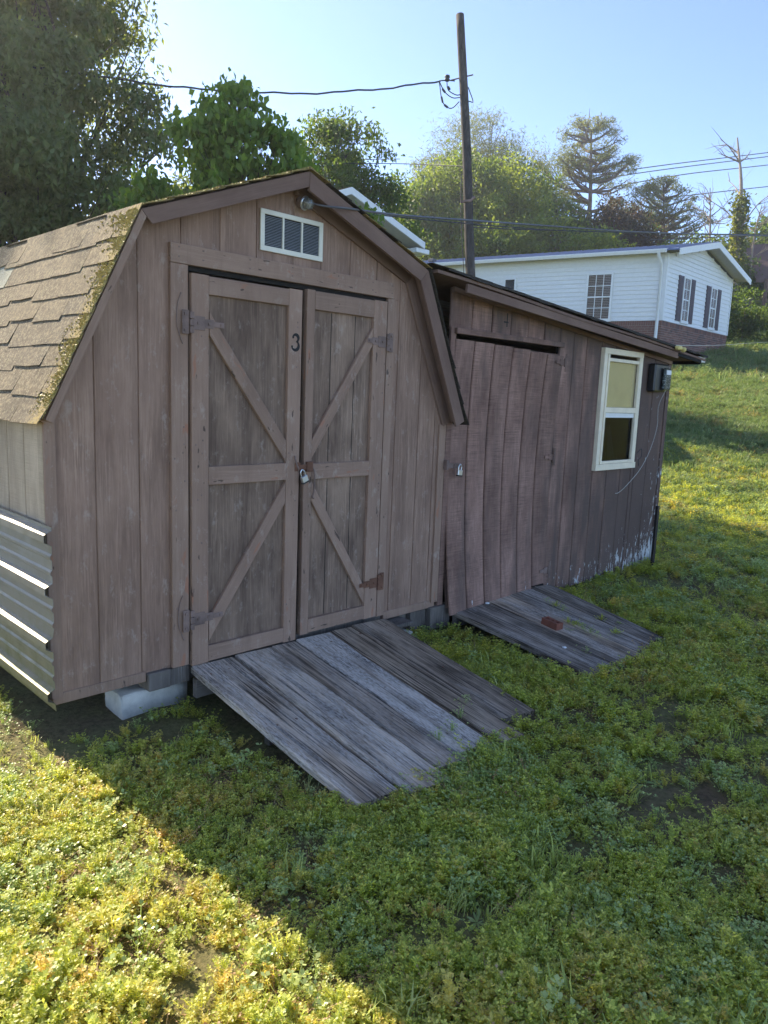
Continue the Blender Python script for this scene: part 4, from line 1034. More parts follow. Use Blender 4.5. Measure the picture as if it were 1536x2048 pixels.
mobj('soffit', pymesh('sf', [rp(-ov, -.0, zEL - .02), rp(-ov, LEN, zEL - .02), rp(0, LEN, zEL - .015), rp(0, 0, zEL - .015)], [(0, 1, 2, 3)]), M['ply'], hr)
gp = [(-.0, .06), (-.0, -.07), (-.10, -.075), (-.13, -.0), (-.13, .04)]
V = []
for b in (-.12, LEN):
    for (ds, dz_) in gp: V.append(rp(-ov + ds, b, zEL + dz_))
mobj('gutter', pymesh('gt', V, [(i, i + 1, i + 6, i + 5) for i in range(4)] + [(0, 1, 2, 3, 4)]), M['white'], house)
mobj('downspout', tubes_mesh('ds', [(np.array([rp(-.46, .1, zEL - .06), rp(-.46, .1, zEL - .16), rp(-.08, .12, zEL - .42), rp(-.08, .12, 3.0)]), .055)], 6), M['white'], house)
mobj('roof_vent', join([(-.12, .12, -.12, .12, 0, .12)], .01), M['greycable'], hr, Matrix.Translation(Vector(rp(.6, 9.2, zEL + .28))))
# drain pipe on the lawn
tag(tube('drain_pipe', spline([(29.2, 8.75, 3.62), (29.4, 8.30, 3.55), (29.9, 7.9, 3.56), (31, 7.7, 3.7)], 6), .06, M['black']), 'black corrugated drain pipe lying at the house corner', 'pipe')

# ------------------------------------------------------------------ white gabled house behind the barn
h2 = thing('white_gabled_house', 'white house gable with grey soffit showing above the shed roof', 'house', (9, 10, .2))
ax, az = 10.50, 5.96
box('wall', (7.9, 12.7, 10.4, 18, .1, 4.75), M['white'], h2)
mobj('gable_wall', pymesh('g2', [(7.9, 10.39, 4.75), (12.7, 10.39, 4.75), (12.7, 10.39, 5.05), (ax, 10.39, az - .2), (8.2, 10.39, 5.1)], [(0, 1, 2, 3, 4)]), simple('pale_green_siding', (.55, .58, .52), .7, var=.04), h2)
V = []
for y in (9.95, 18.2):
    V += [(7.7, y, 4.85), (ax, y, az), (12.97, y, 5.18), (12.97, y, 5.23), (ax, y, az + .06), (7.7, y, 4.9)]
h2r = mobj('roof', pymesh('r2', V, [(0, 1, 7, 6), (1, 2, 8, 7), (2, 3, 9, 8), (3, 4, 10, 9), (4, 5, 11, 10), (5, 0, 6, 11), (0, 5, 4, 1), (1, 4, 3, 2)]), M['shingle_dark'], h2)
for (xa, za, xb, zb) in ((7.7, 4.87, ax, az + .02), (ax, az + .02, 12.97, 5.20)):
    V = []
    for y in (9.90, 9.94): V += [(xa, y, za + .03), (xb, y, zb + .03), (xb, y, zb - .12), (xa, y, za - .12)]
    mobj('rake_board', pymesh('rk', V, [(0, 3, 2, 1), (4, 5, 6, 7), (0, 1, 5, 4), (2, 3, 7, 6), (1, 2, 6, 5)]), M['white'], h2r)
mobj('soffit', pymesh('s2', [(ax, 9.945, az - .08), (13.0, 9.945, 5.10), (12.97, 10.38, 5.10), (ax, 10.38, az - .08), (7.7, 9.945, 4.78), (7.7, 10.38, 4.78)], [(0, 1, 2, 3), (4, 0, 3, 5)]), M['ply'], h2r)
box('window', (12.08, 12.5, 10.36, 10.388, 3.9, 4.98), M['dark'], h2)
tube_ = mobj('gutter', box_mesh(12.72, 13.2, 9.95, 18, 4.98, 5.09, .01), M['white'], h2r)

# distant house sliver at right edge
fh = thing('distant_house', 'distant brown roofed house corner at the right edge', 'house', (53.4, 15.6, 8.3))
box('wall', (53.45, 60, 15.0, 22, 8.0, 10.1), simple('brown_siding', (.22, .16, .13), .8), fh) if False else None
mobj('post', box_mesh(53.0, 53.2, 15.55, 15.75, 7.6, 10.05), M['fascia'], fh)
mobj('wall', box_mesh(54.6, 64, 12.0, 15.0, 7.6, 10.0), simple('tan_wall', (.30, .24, .2), .8), fh)
mobj('roof', pymesh('fr', [(52.7, 16.2, 10.02), (52.7 + 8, 8.2, 10.02), (60, 14, 13.6), (56, 18.5, 13.0), (52.7, 16.2, 9.85), (60.7, 8.2, 9.85)], [(0, 1, 2, 3), (0, 4, 5, 1)]), simple('brown_roof', (.12, .075, .065), .9), fh)
mobj('utility_box', box_mesh(0, 1.0, 0, .6, 0, .55, .03), M['greycable'], None, Matrix.Translation((51.9, 16.5, 8.35)))
tag(bpy.data.objects['utility_box'], 'small grey box on the far slope beside the distant house post', 'box')

# ------------------------------------------------------------------ haze
hz = box('haze', (-60, 420, -90, 330, -1.3, 29), None); hz['kind'] = 'stuff'
hm = bpy.data.materials.new('thin_haze'); hm.use_nodes = True; ht = hm.node_tree; ht.nodes.remove(ht.nodes['Principled BSDF'])
pv = ht.nodes.new('ShaderNodeVolumePrincipled'); pv.inputs['Color'].default_value = (.93, .95, 1, 1); pv.inputs['Density'].default_value = .0013; pv.inputs['Anisotropy'].default_value = .7
ht.links.new(pv.outputs[0], ht.nodes['Material Output'].inputs['Volume']); hz.data.materials.append(hm)

# ------------------------------------------------------------------ trees
def leaf_arrays(c, d, size, rng, fold=.12, wid=.42):
    """rhombic folded leaves; c centre of base, d direction (n,3)"""
    n = len(c); d = d / (np.linalg.norm(d, axis=1)[:, None] + 1e-9)
    r = rng.normal(size=(n, 3)); s = np.cross(d, r); s /= np.linalg.norm(s, axis=1)[:, None] + 1e-9; nn = np.cross(s, d)
    L = (size * rng.uniform(.7, 1.3, n))[:, None]
    a = c; b = c + d * L * .42 + s * L * wid * .5 + nn * L * fold; t = c + d * L - nn * L * .1; e = c + d * L * .42 - s * L * wid * .5 + nn * L * fold
    V = np.stack([a, b, t, e], 1).reshape(-1, 3); F = (np.arange(n)[:, None] * 4 + np.array([0, 1, 2, 3])[None])
    return V, F
def tree(name, label, base, lobes, ncl, nlf, lsize, lmat, bark, trunk_r, droop=.0, seed=0, spread=.5, wid=.42, shell=.55, limb_r=.03, group='trees around the yard', trunk_top=None, leafparts=0, flat=1.0, nlimb=40, cat='tree', reach=0.0):
    rng = np.random.default_rng(seed); base = np.array(base, float)
    t = thing(name, label, cat, tuple(base), group)
    lb = np.array([l[:3] for l in lobes]); rd = np.array([l[3:] for l in lobes]); vol = np.prod(rd, 1) ** (2 / 3.); pr = vol / vol.sum()
    k = rng.choice(len(lobes), ncl, p=pr); u = rng.normal(size=(ncl, 3)); u /= np.linalg.norm(u, axis=1)[:, None]
    rr = np.where(rng.random(ncl) < shell, rng.uniform(.82, 1.06, ncl), rng.uniform(.2, .95, ncl))[:, None]
    cc = lb[k] + u * rd[k] * rr
    ci = np.repeat(np.arange(ncl), nlf); n = len(ci)
    off = np.clip(rng.normal(size=(n, 3)), -1.7, 1.7) * spread * np.array([1, 1, .7 * flat]) * rng.uniform(.6, 1.25, ncl)[ci][:, None]
    p = cc[ci] + off
    d = rng.normal(size=(n, 3)); d[:, 2] -= droop * 2.2
    V, F = leaf_arrays(p, d, lsize, rng, wid=wid)
    rn = np.clip(rng.random(n) * .7 + (rng.random(ncl) * .5)[ci] - .1, 0, 1)
    q = mobj('crown', npmesh('crown', V - base, F, rn), lmat, t, Matrix.Translation(Vector(base))); q['kind'] = 'stuff'
    # trunk and limbs
    top = np.array(trunk_top if trunk_top is not None else (lb.mean(0) + np.array([0, 0, rd[:, 2].max() * .5])))
    tp = spline([base + np.array([0, 0, -.3]), base + (top - base) * .3 + rng.normal(size=3) * trunk_r * .8, base + (top - base) * .65 + rng.normal(size=3) * trunk_r * 1.2, top], 6)
    L = [(tp - base, np.linspace(trunk_r, trunk_r * .25, len(tp)))]
    V0, F0 = tube_arrays(L[0][0], L[0][1], 9); mobj('trunk', npmesh('trunk', V0, F0, smooth=True), bark, t, Matrix.Translation(Vector(base)))
    LL = []
    for i in rng.permutation(ncl)[:nlimb]:
        e = cc[i]; zf = np.clip((e[2] - base[2]) * .62 + base[2], base[2] + (top[2] - base[2]) * .18, top[2] * .97 + base[2] * .03)
        if reach: zf = e[2] - reach * np.linalg.norm(e[:2] - tp[len(tp) // 2][:2]) - .2
        j = np.argmin(abs(tp[:, 2] - zf)); s0 = tp[j]; mid = (s0 + e) / 2 + np.array([0, 0, -.08 * np.linalg.norm(e - s0)]) + rng.normal(size=3) * .06 * np.linalg.norm(e - s0)
        pts = spline([s0, mid, e], 4); LL.append((pts - base, np.linspace(limb_r * rng.uniform(.7, 1.4), limb_r * .2, len(pts))))
        for _ in range(2):
            s1 = pts[rng.integers(3, 7)]; e2 = e + rng.normal(size=3) * spread * 1.2; LL.append((np.array([s1, (s1 + e2) / 2 + rng.normal(size=3) * .05 * spread, e2]) - base, [limb_r * .4, limb_r * .28, limb_r * .1]))
    mobj('limbs', tubes_mesh('limbs', LL, 5), bark, t, Matrix.Translation(Vector(base)))
    if leafparts:
        # largest outer leaves as single leaves
        shp = [(0, 0, 0), (.30, .10, .25), (.36, .06, .5), (.2, .02, .8), (0, -.06, 1.0), (-.2, .02, .8), (-.36, .06, .5), (-.30, .10, .25), (0, -.01, .5)]
        lm = pymesh('leaf', [(x * lsize * .9, y * lsize, z * lsize * 1.25) for x, y, z in shp], [(0, 1, 8), (1, 2, 8), (2, 3, 8), (3, 4, 8), (4, 5, 8), (5, 6, 8), (6, 7, 8), (7, 0, 8)]); lm.materials.append(lmat)
        at = lm.attributes.new('rnd', 'FLOAT', 'FACE'); at.data.foreach_set('value', [.7] * 8)
        dist = np.linalg.norm(p - np.array(CAM), axis=1); cand = np.argsort(dist)[: leafparts * 6]; cand = rng.permutation(cand)[:leafparts]
        for j in cand:
            dj = Vector(d[j]).normalized(); o = bpy.data.objects.new('leaf', lm)
            link(o, frame(tuple(p[j]), Vector(rng.normal(size=3)), dj), t)
    return t
# big dark tree at left
tree('broadleaf_tree', 'huge dark leafy tree filling the upper left corner', (5.2, 12.8, 0),
     [(5.0, 12.4, 9.6, 1.7, 1.7, 3.6), (4.2, 13.2, 7.0, 2.9, 2.4, 3.4), (5.0, 12.3, 5.0, 2.9, 2.2, 2.6), (2.4, 14.0, 7.5, 3.0, 2.5, 5.0), (1.0, 14.5, 5.0, 3.2, 2.4, 3.5)],
     700, 230, .135, M['leaf_dark'], M['bark'], .28, droop=.6, seed=3, spread=.30, shell=.5, limb_r=.045, nlimb=90, trunk_top=(4.8, 12.8, 10.5))
# big-leaved tree behind the barn
tree('big_leaf_tree', 'fresh green tree with large drooping leaves behind the shed roof', (4.6, 5.1, 0),
     [(4.35, 4.95, 4.0, .62, .55, .75), (4.05, 5.25, 4.45, .42, .4, .5), (4.75, 4.65, 4.1, .42, .4, .6), (4.35, 5.15, 5.0, .22, .22, .3), (4.0, 5.3, 4.85, .14, .14, .3), (3.55, 5.65, 3.75, .38, .35, .25), (4.85, 4.5, 3.6, .35, .35, .3), (5.5, 4.3, 3.7, .25, .25, .28)],
     150, 46, .105, M['leaf_big'], M['bark'], .05, droop=.95, seed=5, spread=.115, shell=.6, limb_r=.012, wid=.62, leafparts=260, nlimb=60, trunk_top=(4.4, 5.0, 4.9))
tree('broadleaf_tree', 'dark round tree just right of the big leaved tree', (13.1, 12.9, 1),
     [(13.0, 12.8, 7.0, 1.45, 1.3, 1.6), (13.4, 12.4, 5.9, 1.6, 1.3, 1.2), (12.6, 13.2, 7.8, .8, .8, .8), (12.0, 13.5, 6.0, 1.3, 1.1, 1.2)], 190, 110, .13, M['leaf_mid'], M['bark'], .16, droop=.5, seed=8, spread=.24, limb_r=.03)
# centre rounded yellow-green trees
tree('broadleaf_tree', 'broad yellow green tree behind the pole', (35, 27.5, 5),
     [(35.5, 27.3, 12.5, 3.4, 3.2, 3.2), (33.4, 29.2, 11.6, 2.6, 2.4, 2.2), (37.4, 25.2, 12.6, 2.3, 2.3, 2.9), (35.5, 27.0, 9.5, 4.5, 3.4, 2.2)], 380, 120, .26, M['leaf_yel'], M['bark'], .32, droop=.2, seed=11, spread=.52, limb_r=.06, shell=.6)
tree('pine_tree', 'grey topped pine rising behind the yellow green tree', (42, 31, 6), [(41.6, 31.5, 17.6, 3.4, 3.2, 2.9), (44.3, 29.2, 15.8, 2.5, 2.4, 2.6), (40.2, 33.4, 16.0, 2.4, 2.2, 1.8)], 260, 120, .32, M['needle'], M['bark_pine'], .3, seed=12, spread=.6, wid=.12, limb_r=.07)
tree('broadleaf_tree', 'small bright green tree low behind the white house roof', (37, 21.5, 5.5), [(36.6, 22.3, 9.8, 3.0, 2.4, 1.7), (34, 23.5, 9.2, 2.4, 2, 1.5), (39, 20.5, 9.4, 2.4, 2, 1.4)], 190, 110, .25, M['leaf_yel'], M['bark'], .2, seed=13, spread=.45, limb_r=.05)
tree('pine_tree', 'tall open crowned pine above the white house roof', (54.6, 30.2, 9),
     [(55.2, 31.2, 22.0, 2.6, 2.4, 2.0), (55.6, 31.4, 23.6, 1.3, 1.2, .9), (52.9, 32.8, 19.6, 1.7, 1.7, 1.3), (57.0, 29.0, 20.0, 1.6, 1.5, 1.3), (53.9, 31.9, 17.6, 1.7, 1.5, .9), (56.8, 28.9, 17.5, 1.3, 1.1, .8), (54.8, 30.9, 20.3, 2.1, 2.0, 1.6)], 135, 120, .24, M['needle'], M['bark_pine'], .30, reach=.35, seed=15, spread=.32, wid=.22, limb_r=.13, nlimb=70, shell=.9, flat=.7, trunk_top=(55.2, 31.1, 23.0))
tree('pine_tree', 'shorter rounded pine left of the dead tree', (58.4, 25.6, 10),
     [(58.9, 26.4, 17.6, 2.7, 2.4, 1.6), (58.9, 26.3, 18.6, 1.5, 1.4, .9), (57.3, 27.4, 16.4, 1.6, 1.4, .9), (60.4, 24.6, 16.3, 1.8, 1.5, 1.0)], 85, 120, .24, M['needle'], M['bark_pine'], .24, reach=.35, seed=16, spread=.31, wid=.22, limb_r=.12, nlimb=60, shell=.9, flat=.7, trunk_top=(58.9, 26.3, 18.4))
tree('broadleaf_tree', 'dark green tree around the foot of the tall pine', (44, 25.8, 7), [(43.6, 26.4, 12.8, 2.2, 2.0, 1.9), (45.2, 24.8, 12.1, 2.0, 1.8, 1.6), (42.2, 27.4, 11.9, 1.9, 1.8, 1.6)], 170, 90, .26, M['leaf_mid'], M['bark'], .2, seed=17, spread=.4, limb_r=.05)
tree('broadleaf_tree', 'rust tinted dark tree between the two pines', (46.8, 23.4, 7.5), [(46.6, 23.6, 13.4, 1.8, 1.7, 1.5), (48.0, 22.4, 12.7, 1.6, 1.5, 1.3)], 90, 70, .28, M['leaf_red'], M['bark'], .2, seed=18, spread=.38, limb_r=.05)
tree('broadleaf_tree', 'dark tree at the right edge behind the white house gable', (63.5, 20, 10), [(64.5, 19.6, 13.6, 3.4, 3.0, 2.6), (62.2, 20.9, 12.4, 3.0, 2.8, 2.4), (68, 17.0, 14.0, 3.6, 3.0, 2.8)], 220, 70, .36, M['leaf_mid'], M['bark'], .3, seed=19, spread=.55, limb_r=.06)
tree('broadleaf_tree', 'far dark tree behind the sunlit lawn strip', (70, 14, 10), [(70, 14, 13.6, 4.5, 3.5, 3.0), (75, 10, 14, 4, 4, 3.5)], 170, 60, .42, M['leaf_dark'], M['bark'], .3, seed=20, spread=.6, limb_r=.06)
# undergrowth behind the houses
for i, (x, y, z, rx, rz, mt, lb_) in enumerate((
        (29, 33, 7.5, 3.8, 3.6, 'leaf_mid', 'dark green shrubby tree left of the pole behind the white gable'),
        (40, 30, 9.0, 3.6, 3.0, 'leaf_mid', 'shaded green tree low behind the pole'),
        (47, 27, 10.5, 3.2, 2.8, 'leaf_dark', 'dark tree mass under the tall pine'),
        (53, 24, 11.6, 3.0, 2.4, 'leaf_mid', 'mid green bushy tree under the shorter pine'),
        (52, 19.5, 11.0, 2.6, 1.9, 'leaf_mid', 'low green tree behind the white house ridge'),
        (20, 22, 5.2, 3.0, 3.0, 'leaf_dark', 'dark tree behind the white gabled house'),
        (2, 19, 3.0, 5.0, 4.0, 'leaf_dark', 'dark low tree behind the mossy roof'),
        (-4, 20, 4.0, 5.0, 5.0, 'leaf_dark', 'dark tree beyond the left edge of the roof'))):
    tree('understory_tree', lb_, (x, y, float(H(x, y)) - .2), [(x, y, z, rx, rx * .8, rz), (x + rx * .6, y - rx * .5, z - .6, rx * .7, rx * .6, rz * .7)], 130, 60, .30 if x > 25 else .2, M[mt], M['bark'], .18, seed=30 + i, spread=.5, limb_r=.04, nlimb=25)
# hedge shrubs at the right edge of the lawn
for i, (x, y) in enumerate(((31.9, 10.6), (33.0, 9.5), (34.3, 8.2), (35.8, 6.9))):
    z = float(H(x, y)); tree('shrub', ['leafy shrub touching the right corner of the white house', 'leafy shrub second from the white house corner', 'leafy shrub beside the right edge of the photo', 'leafy shrub farthest right on the bank'][i], (x, y, z - .1),
        [(x, y, z + 1.0, .95, .9, 1.1), (x + .5, y - .3, z + .6, .8, .8, .8)], 60, 70, .14, M['leaf_mid'], M['twig'], .04, seed=50 + i, spread=.22, limb_r=.015, nlimb=20, group='shrubs on the bank', cat='shrub')
# dead ivy tree + bare tree
def bare(name, label, base, top, r, n, seed, mat, reach, ivy=None, group='bare trees'):
    rng = np.random.default_rng(seed); base = np.array(base, float); top = np.array(top, float)
    t = thing(name, label, 'tree', tuple(base), group)
    tp = spline([base, base + (top - base) * .35 + rng.normal(size=3) * .15, base + (top - base) * .7 + rng.normal(size=3) * .2, top], 6)
    V0, F0 = tube_arrays(tp - base, np.linspace(r, r * .2, len(tp)), 7); mobj('trunk', npmesh('trunk', V0, F0, smooth=True), mat, t, Matrix.Translation(Vector(base)))
    LL = []
    for i in range(n):
        f = rng.uniform(.38, .98); s0 = tp[int(f * (len(tp) - 1))]; a = rng.uniform(0, 6.28); L = reach * (1.15 - f) * rng.uniform(.6, 1.2) + .3
        e = s0 + np.array([math.cos(a) * L, math.sin(a) * L, L * rng.uniform(.35, 1.0)]); m_ = (s0 + e) / 2 + rng.normal(size=3) * .12 * L
        pts = spline([s0, m_, e], 4); LL.append((pts - base, np.linspace(r * .28, r * .06, len(pts))))
        for _ in range(4):
            s1 = pts[rng.integers(2, 8)]; d = (e - s0) * rng.uniform(.2, .5) + rng.normal(size=3) * .22 * L; LL.append((np.array([s1, s1 + d * .5 + rng.normal(size=3) * .05 * L, s1 + d]) - base, [r * .1, r * .07, r * .03]))
    mobj('limbs', tubes_mesh('limbs', LL, 4), mat, t, Matrix.Translation(Vector(base)))
    if ivy:
        nI = ivy; f = rng.random(nI) ** .9 * .62; p = np.stack([np.interp(f, np.linspace(0, 1, len(tp)), tp[:, k]) for k in range(3)], 1) + rng.normal(size=(nI, 3)) * .24
        V, F = leaf_arrays(p, rng.normal(size=(nI, 3)), .22, rng, wid=.7); q = mobj('ivy', npmesh('ivy', V - base, F, rng.random(nI)), M['ivy'], t, Matrix.Translation(Vector(base))); q['kind'] = 'stuff'
bare('dead_tree', 'dead tree with ivy covered trunk rising at the far right', (46.4, 15.0, 6.8), (47.35, 16.3, 17.6), .22, 9, 61, M['deadwood'], 3.0, ivy=2200)
bare('bare_tree', 'leafless pale tree just left of the ivy covered dead tree', (50.9, 18.8, 8.5), (51.2, 19.3, 16.0), .13, 26, 62, M['deadwood'], 3.4)
bare('bare_tree', 'second thin leafless tree at the right edge behind the dead tree', (53.5, 16.6, 8.8), (53.6, 16.7, 15.0), .11, 24, 63, M['deadwood'], 3.2)

# ------------------------------------------------------------------ weeds and grass (scattered ground cover)
def clump(kind, seed):
    rng = np.random.default_rng(seed); V = []; F = []; rn = []
    def quad(a, b, c, d, r): o = len(V); V.extend([a, b, c, d]); F.append((o, o + 1, o + 2, o + 3)); rn.append(r)
    if kind in ('weed', 'clover'):
        ns = 19
        for s in range(ns):
            a = rng.uniform(0, 6.28); R = abs(rng.normal(0, .035)); h = rng.uniform(.018, .055) * (1 - R * 3)
            bx0 = np.array([math.cos(a) * R * .4, math.sin(a) * R * .4, 0]); tp = np.array([math.cos(a) * R, math.sin(a) * R, h])
            w = np.array([.0007, 0, 0]); quad(bx0 - w, bx0 + w, tp + w, tp - w, .1)
            for lv in range(3 if kind == 'weed' else 1):
                c = bx0 + (tp - bx0) * (1 - lv * .28); nl = 4 if kind == 'weed' else 3; a0 = rng.uniform(0, 6.28)
                for q in range(nl):
                    aa = a0 + q * 6.283 / nl + rng.normal(0, .2); L = rng.uniform(.005, .0095) * (1 if kind == 'weed' else 1.15); up = rng.uniform(.1, .8)
                    d = np.array([math.cos(aa), math.sin(aa), up]); sd = np.array([-math.sin(aa), math.cos(aa), 0]); wd_ = .36 if kind == 'weed' else .48
                    quad(c, c + d * L * .6 + sd * L * wd_, c + d * L * 1.05, c + d * L * .6 - sd * L * wd_, rng.random())
    elif kind == 'grass':
        for s in range(16):
            a = rng.uniform(0, 6.28); b = np.array([rng.normal(0, .014), rng.normal(0, .014), 0]); h = rng.uniform(.03, .068); lean = rng.uniform(.1, .9) * h; w = rng.uniform(.0012, .0024)
            d = np.array([math.cos(a), math.sin(a), 0]); sd = np.array([-math.sin(a), math.cos(a), 0]) * w; r = rng.random()
            p1 = b + d * lean * .3 + np.array([0, 0, h * .6]); p2 = b + d * lean + np.array([0, 0, h * .92])
            quad(b - sd, b + sd, p1 + sd * .9, p1 - sd * .9, r); quad(p1 - sd * .9, p1 + sd * .9, p2 + sd * .15, p2 - sd * .15, r)
    elif kind == 'dry':
        for s in range(14):
            a = rng.uniform(0, 6.28); b = np.array([rng.normal(0, .02), rng.normal(0, .02), rng.uniform(0, .02)]); L = rng.uniform(.03, .07); d = np.array([math.cos(a), math.sin(a), rng.uniform(-.05, .8)]) * L
            sd = np.array([-math.sin(a), math.cos(a), 0]) * .0008; r = rng.random(); quad(b - sd, b + sd, b + d + sd * .5, b + d - sd * .5, r)
            for q in range(2):
                c = b + d * rng.uniform(.4, 1); aa = rng.uniform(0, 6.28); e = np.array([math.cos(aa), math.sin(aa), .4]) * .006; f_ = np.array([-math.sin(aa), math.cos(aa), 0]) * .003; quad(c, c + e * .6 + f_, c + e, c + e * .6 - f_, r)
    elif kind == 'broad':
        for s in range(8):
            a = s * .8 + rng.normal(0, .2); d = np.array([math.cos(a), math.sin(a), 0]); sd = np.array([-math.sin(a), math.cos(a), 0]); L = rng.uniform(.028, .052); up = rng.uniform(.2, .8); r = rng.random() * .6
            prev = None
            for (t, wd_, hz_) in ((.05, .03, 0), (.3, .09, .22), (.55, .13, .34), (.8, .10, .36), (1.0, .01, .28)):
                c = d * L * t + np.array([0, 0, L * hz_ * up]); cur = (c - sd * L * wd_, c + sd * L * wd_)
                if prev is not None: quad(prev[0], prev[1], cur[1], cur[0], r)
                prev = cur
    me = npmesh(kind, np.array(V), np.array(F), np.array(rn)); return me
def scatter(name, label_mat, kinds, P, rot, scl, tint, idx):
    col = bpy.data.collections.new(name + '_sources')
    for i, (kd, mt) in enumerate(kinds):
        o = bpy.data.objects.new('%s_%02d' % (kd, i), clump(kd, 100 + i)); o.data.materials.append(mt); col.objects.link(o)
    me = bpy.data.meshes.new(name); me.vertices.add(len(P)); me.vertices.foreach_set('co', P.astype(np.float32).ravel())
    a = me.attributes.new('rot', 'FLOAT_VECTOR', 'POINT'); a.data.foreach_set('vector', rot.astype(np.float32).ravel())
    for nm, ar, ty in (('scl', scl, 'FLOAT'), ('tint', tint, 'FLOAT'), ('idx', idx, 'INT')):
        a = me.attributes.new(nm, ty, 'POINT'); a.data.foreach_set('value', ar.astype(np.int32 if ty == 'INT' else np.float32))
    o = mobj(name, me, label_mat); o['kind'] = 'stuff'
    ng = bpy.data.node_groups.new(name, 'GeometryNodeTree'); ng.interface.new_socket('Geometry', in_out='INPUT', socket_type='NodeSocketGeometry'); ng.interface.new_socket('Geometry', in_out='OUTPUT', socket_type='NodeSocketGeometry')
    nd = ng.nodes; gi = nd.new('NodeGroupInput'); go = nd.new('NodeGroupOutput'); ip = nd.new('GeometryNodeInstanceOnPoints'); ci = nd.new('GeometryNodeCollectionInfo')
    ci.inputs['Collection'].default_value = col; ci.inputs['Separate Children'].default_value = True; ci.inputs['Reset Children'].default_value = True
    def attr(n_, t_): a_ = nd.new('GeometryNodeInputNamedAttribute'); a_.data_type = t_; a_.inputs[0].default_value = n_; return a_.outputs[0]
    lk = ng.links.new; lk(gi.outputs[0], ip.inputs['Points']); lk(ci.outputs[0], ip.inputs['Instance']); ip.inputs['Pick Instance'].default_value = True
    lk(attr('idx', 'INT'), ip.inputs['Instance Index']); e2r = nd.new('FunctionNodeEulerToRotation'); lk(attr('rot', 'FLOAT_VECTOR'), e2r.inputs[0]); lk(e2r.outputs[0], ip.inputs['Rotation']); lk(attr('scl', 'FLOAT'), ip.inputs['Scale']); lk(ip.outputs[0], go.inputs[0])
    md = o.modifiers.new('scatter', 'NODES'); md.node_group = ng
    return o
def fbm(x, y, seed): return .5 + .5 * (vnoise(x, y, .9, seed) * .45 + vnoise(x, y, 2.3, seed + 3) * .3 + vnoise(x, y, 6.1, seed + 7) * .25)
def visible(P, marg=.18):
    R = np.array(RM); c = (P - np.array(CAM)) @ R; z = -c[:, 2]; xx = c[:, 0] / z; yy = c[:, 1] / z
    fx, fy = 768 / 1488.13, 1024 / 1488.13
    return (z > .2) & (abs(xx) < fx + marg) & (yy < fy + marg) & (yy > -fy - marg)
def footprint(x, y):
    a = (x > -.03) & (x < 5.53) & (y > .12) & (y < 3.0)
    b = (x > -.01) & (x < 5.5) & (y > .0) & (y < .2) & ~((x > .62) & (x < 2.5))
    c = (x > .60 + .02 * y) & (x < 1.93 + .07 * y) & (y > -1.23) & (y < .2)
    d = (x > 2.50 + .10 * y) & (x < 3.74 + .22 * y) & (y > -1.13) & (y < .2)
    e = (x > .22) & (x < .72) & (y > -.045) & (y < .25)
    return a | b | c | d | e
def make_points(n, xr, yr, fn_keep, dr, fade=(0, 1, 0)):
    x = RNG.uniform(*xr, n); y = RNG.uniform(*yr, n); z = H(x, y); P = np.stack([x, y, z], 1)
    dist = np.linalg.norm(P - np.array(CAM), axis=1)
    k = visible(P) & ~footprint(x, y) & (dist >= dr[0]) & (dist < dr[1]); k &= RNG.random(n) < fn_keep(x, y) * np.clip((dist - fade[0]) * fade[2] / 6.0 + fade[1], 0, 1); return P[k]
kinds = [('weed', M['weed'])] * 4 + [('clover', M['weed_blue'])] * 3 + [('grass', M['grass'])] * 4 + [('dry', M['dry'])] * 3 + [('broad', M['weed_blue'])] * 1
SOIL = [(1.4, -1.92, .10), (.92, -1.89, .07), (.44, -1.88, .09), (2.01, -1.80, .13), (1.56, -1.96, .10), (.12, -1.53, .10), (.2, -2.02, .08), (-.01, -1.58, .06), (.32, -1.26, .10), (-.2, -1.43, .07), (-.48, -1.18, .08), (.55, -.62, .16), (-.42, -1.37, .06), (4.39, -1.23, .15), (1.75, -2.1, .12), (2.7, -2.2, .14), (6.2, -.6, .2), (.45, -.25, .14), (2.2, -.15, .16)]
def cover_keep(x, y):
    hole = np.ones_like(x)
    for (a, b, r_) in SOIL: hole *= 1 - .82 * np.exp(-(((x - a) ** 2 + (y - b) ** 2) / r_ ** 2) ** 1.3)
    return hole * cover_keep0(x, y)
def cover_keep0(x, y):
    f = fbm(x, y, 5); k = np.clip((f - .30) * 3.4, .14, 1)
    under = np.exp(-(np.clip(np.abs(x - 1.2) - 1.5, 0, 9) ** 2) / .3) * np.exp(-((y - .1) ** 2) / .05); return k * (1 - .6 * under)
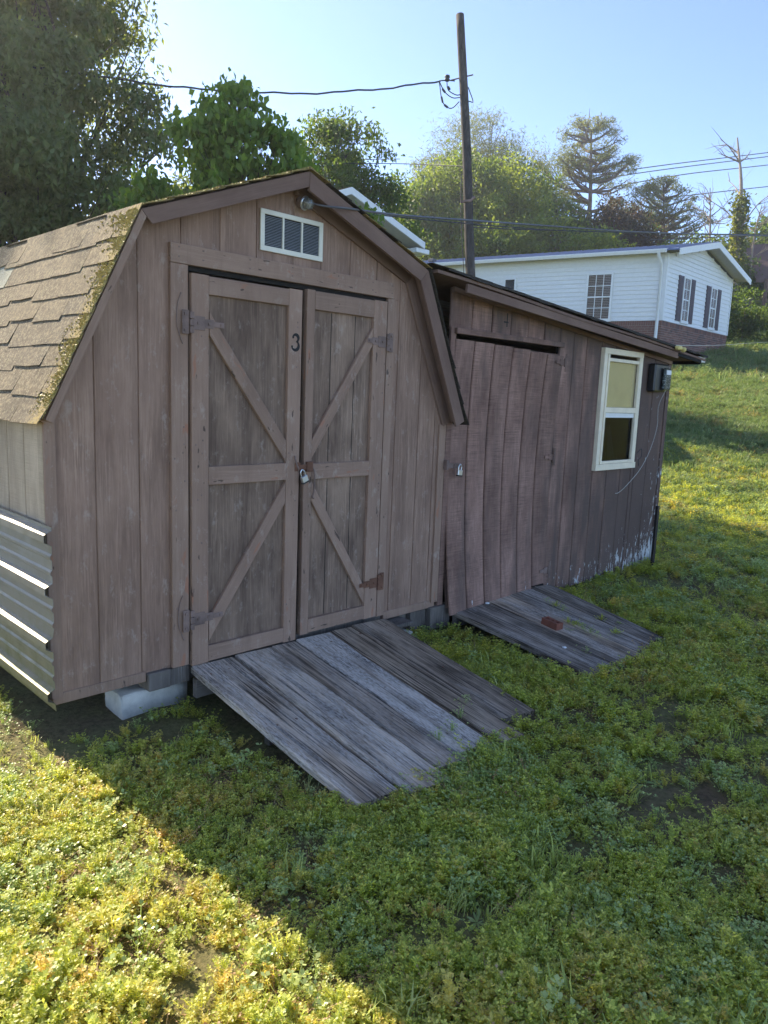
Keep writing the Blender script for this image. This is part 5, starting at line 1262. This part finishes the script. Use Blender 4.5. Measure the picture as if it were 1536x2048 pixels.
def build_cover(name, P, sc, far=False):
    n = len(P); x, y = P[:, 0], P[:, 1]; u = RNG.random(n)
    z1 = fbm(x, y, 21); z2 = fbm(x, y, 33); dryz = fbm(x, y, 47)
    left = np.clip((1.2 - x) / 2.2, 0, 1) * np.clip((-y + .5) / 2, 0, 1)
    idx = np.zeros(n, int)
    pg = np.clip((z1 - .55) * 3.0, .05, .6) if not far else np.clip(.55 + (z1 - .5) * 2, .3, .95)
    pd = np.clip((dryz - .52) * 1.6 + .05 + .07 * left, .03, .45); pb = .022; pc = np.clip((z2 - .46) * 3.5, .08, .7) * (1 - .75 * left)
    r1_ = RNG.integers(0, 4, n); r2_ = RNG.integers(0, 3, n)
    idx = r1_.copy(); m_ = u < pg; idx[m_] = 7 + r1_[m_]
    u2 = RNG.random(n); m2 = (~m_) & (u2 < pc); idx[m2] = 4 + r2_[m2]
    u3 = RNG.random(n); m3 = u3 < pd; idx[m3] = 11 + r2_[m3]; m4 = RNG.random(n) < pb; idx[m4] = 14
    # collection children are picked in name order: broad(0) clover(1-3) dry(4-6) grass(7-10) weed(11-14)
    mp = {**{i: 11 + i for i in range(4)}, **{4 + i: 1 + i for i in range(3)}, **{7 + i: 7 + i for i in range(4)}, **{11 + i: 4 + i for i in range(3)}, 14: 0}
    idx = np.vectorize(mp.get)(idx)
    rot = np.stack([RNG.normal(0, .14, n), RNG.normal(0, .14, n), RNG.uniform(0, 6.28, n)], 1)
    scl = sc * RNG.uniform(.65, 1.35, n) * (0.55 + .95 * fbm(x * 2.2, y * 2.2, 60) ** 1.2) * np.where(idx == 0, 1.1, 1)
    tint = np.clip(RNG.normal(.22, .18, n) + (dryz - .5) * .7 + .04 * left, 0, 1)
    kk = [(k_, M['lawn'] if (far and k_ != 'dry') else m_) for k_, m_ in kinds]  # far clumps take the lawn colour with shade painted in
    scl = scl * np.where((RNG.random(n) < .05) & (idx != 0), 1.5, 1.0)
    return scatter(name, M['weed'], kk, P, rot, scl, tint, idx)
A = make_points(88000, (-2.2, 6), (-3.2, 2.6), cover_keep, (1.0, 4.6))
B = make_points(190000, (-3, 17), (-4, 9), cover_keep, (4.4, 15), (15, 0, -1))
C_ = make_points(150000, (4, 30), (-6, 14), lambda x, y: cover_keep(x, y) * .5 + .5, (7.5, 24), (7.5, 0, 1))
D_ = make_points(40000, (15, 60), (-2, 30), lambda x, y: cover_keep(x, y) * .4 + .6, (23, 62))
print('cover', len(A), len(B), len(C_), len(D_))
build_cover('weeds', A, .86); build_cover('weeds_beyond', B, 1.12, False); build_cover('lawn_grass', C_, 1.6, True); build_cover('far_grass', D_, 3.4, True)
# sprouts between ramp planks
sp_pts = np.array([(1.42, -1.05, .06), (1.30, -1.10, .05), (1.55, -.98, .07), (1.19, -1.12, .05), (3.05, -.78, .06), (3.08, -.66, .07), (3.25, -.45, .09), (3.28, -.38, .095), (3.3, -.3, .1), (2.97, -.68, .07), (3.06, -.72, .065), (3.02, -.85, .05), (3.07, -.6, .075), (3.34, -.7, .065), (3.2, -.88, .05), (2.7, -.95, .05), (3.4, -.8, .06), (.62, -1.0, .02), (.58, -1.15, .01)])
n = len(sp_pts); scatter('ramp_sprouts', M['weed'], kinds, sp_pts, np.stack([np.zeros(n), np.zeros(n), RNG.uniform(0, 6, n)], 1), np.full(n, .8), np.zeros(n), RNG.choice([0, 1, 2, 3, 11, 12, 13], n))
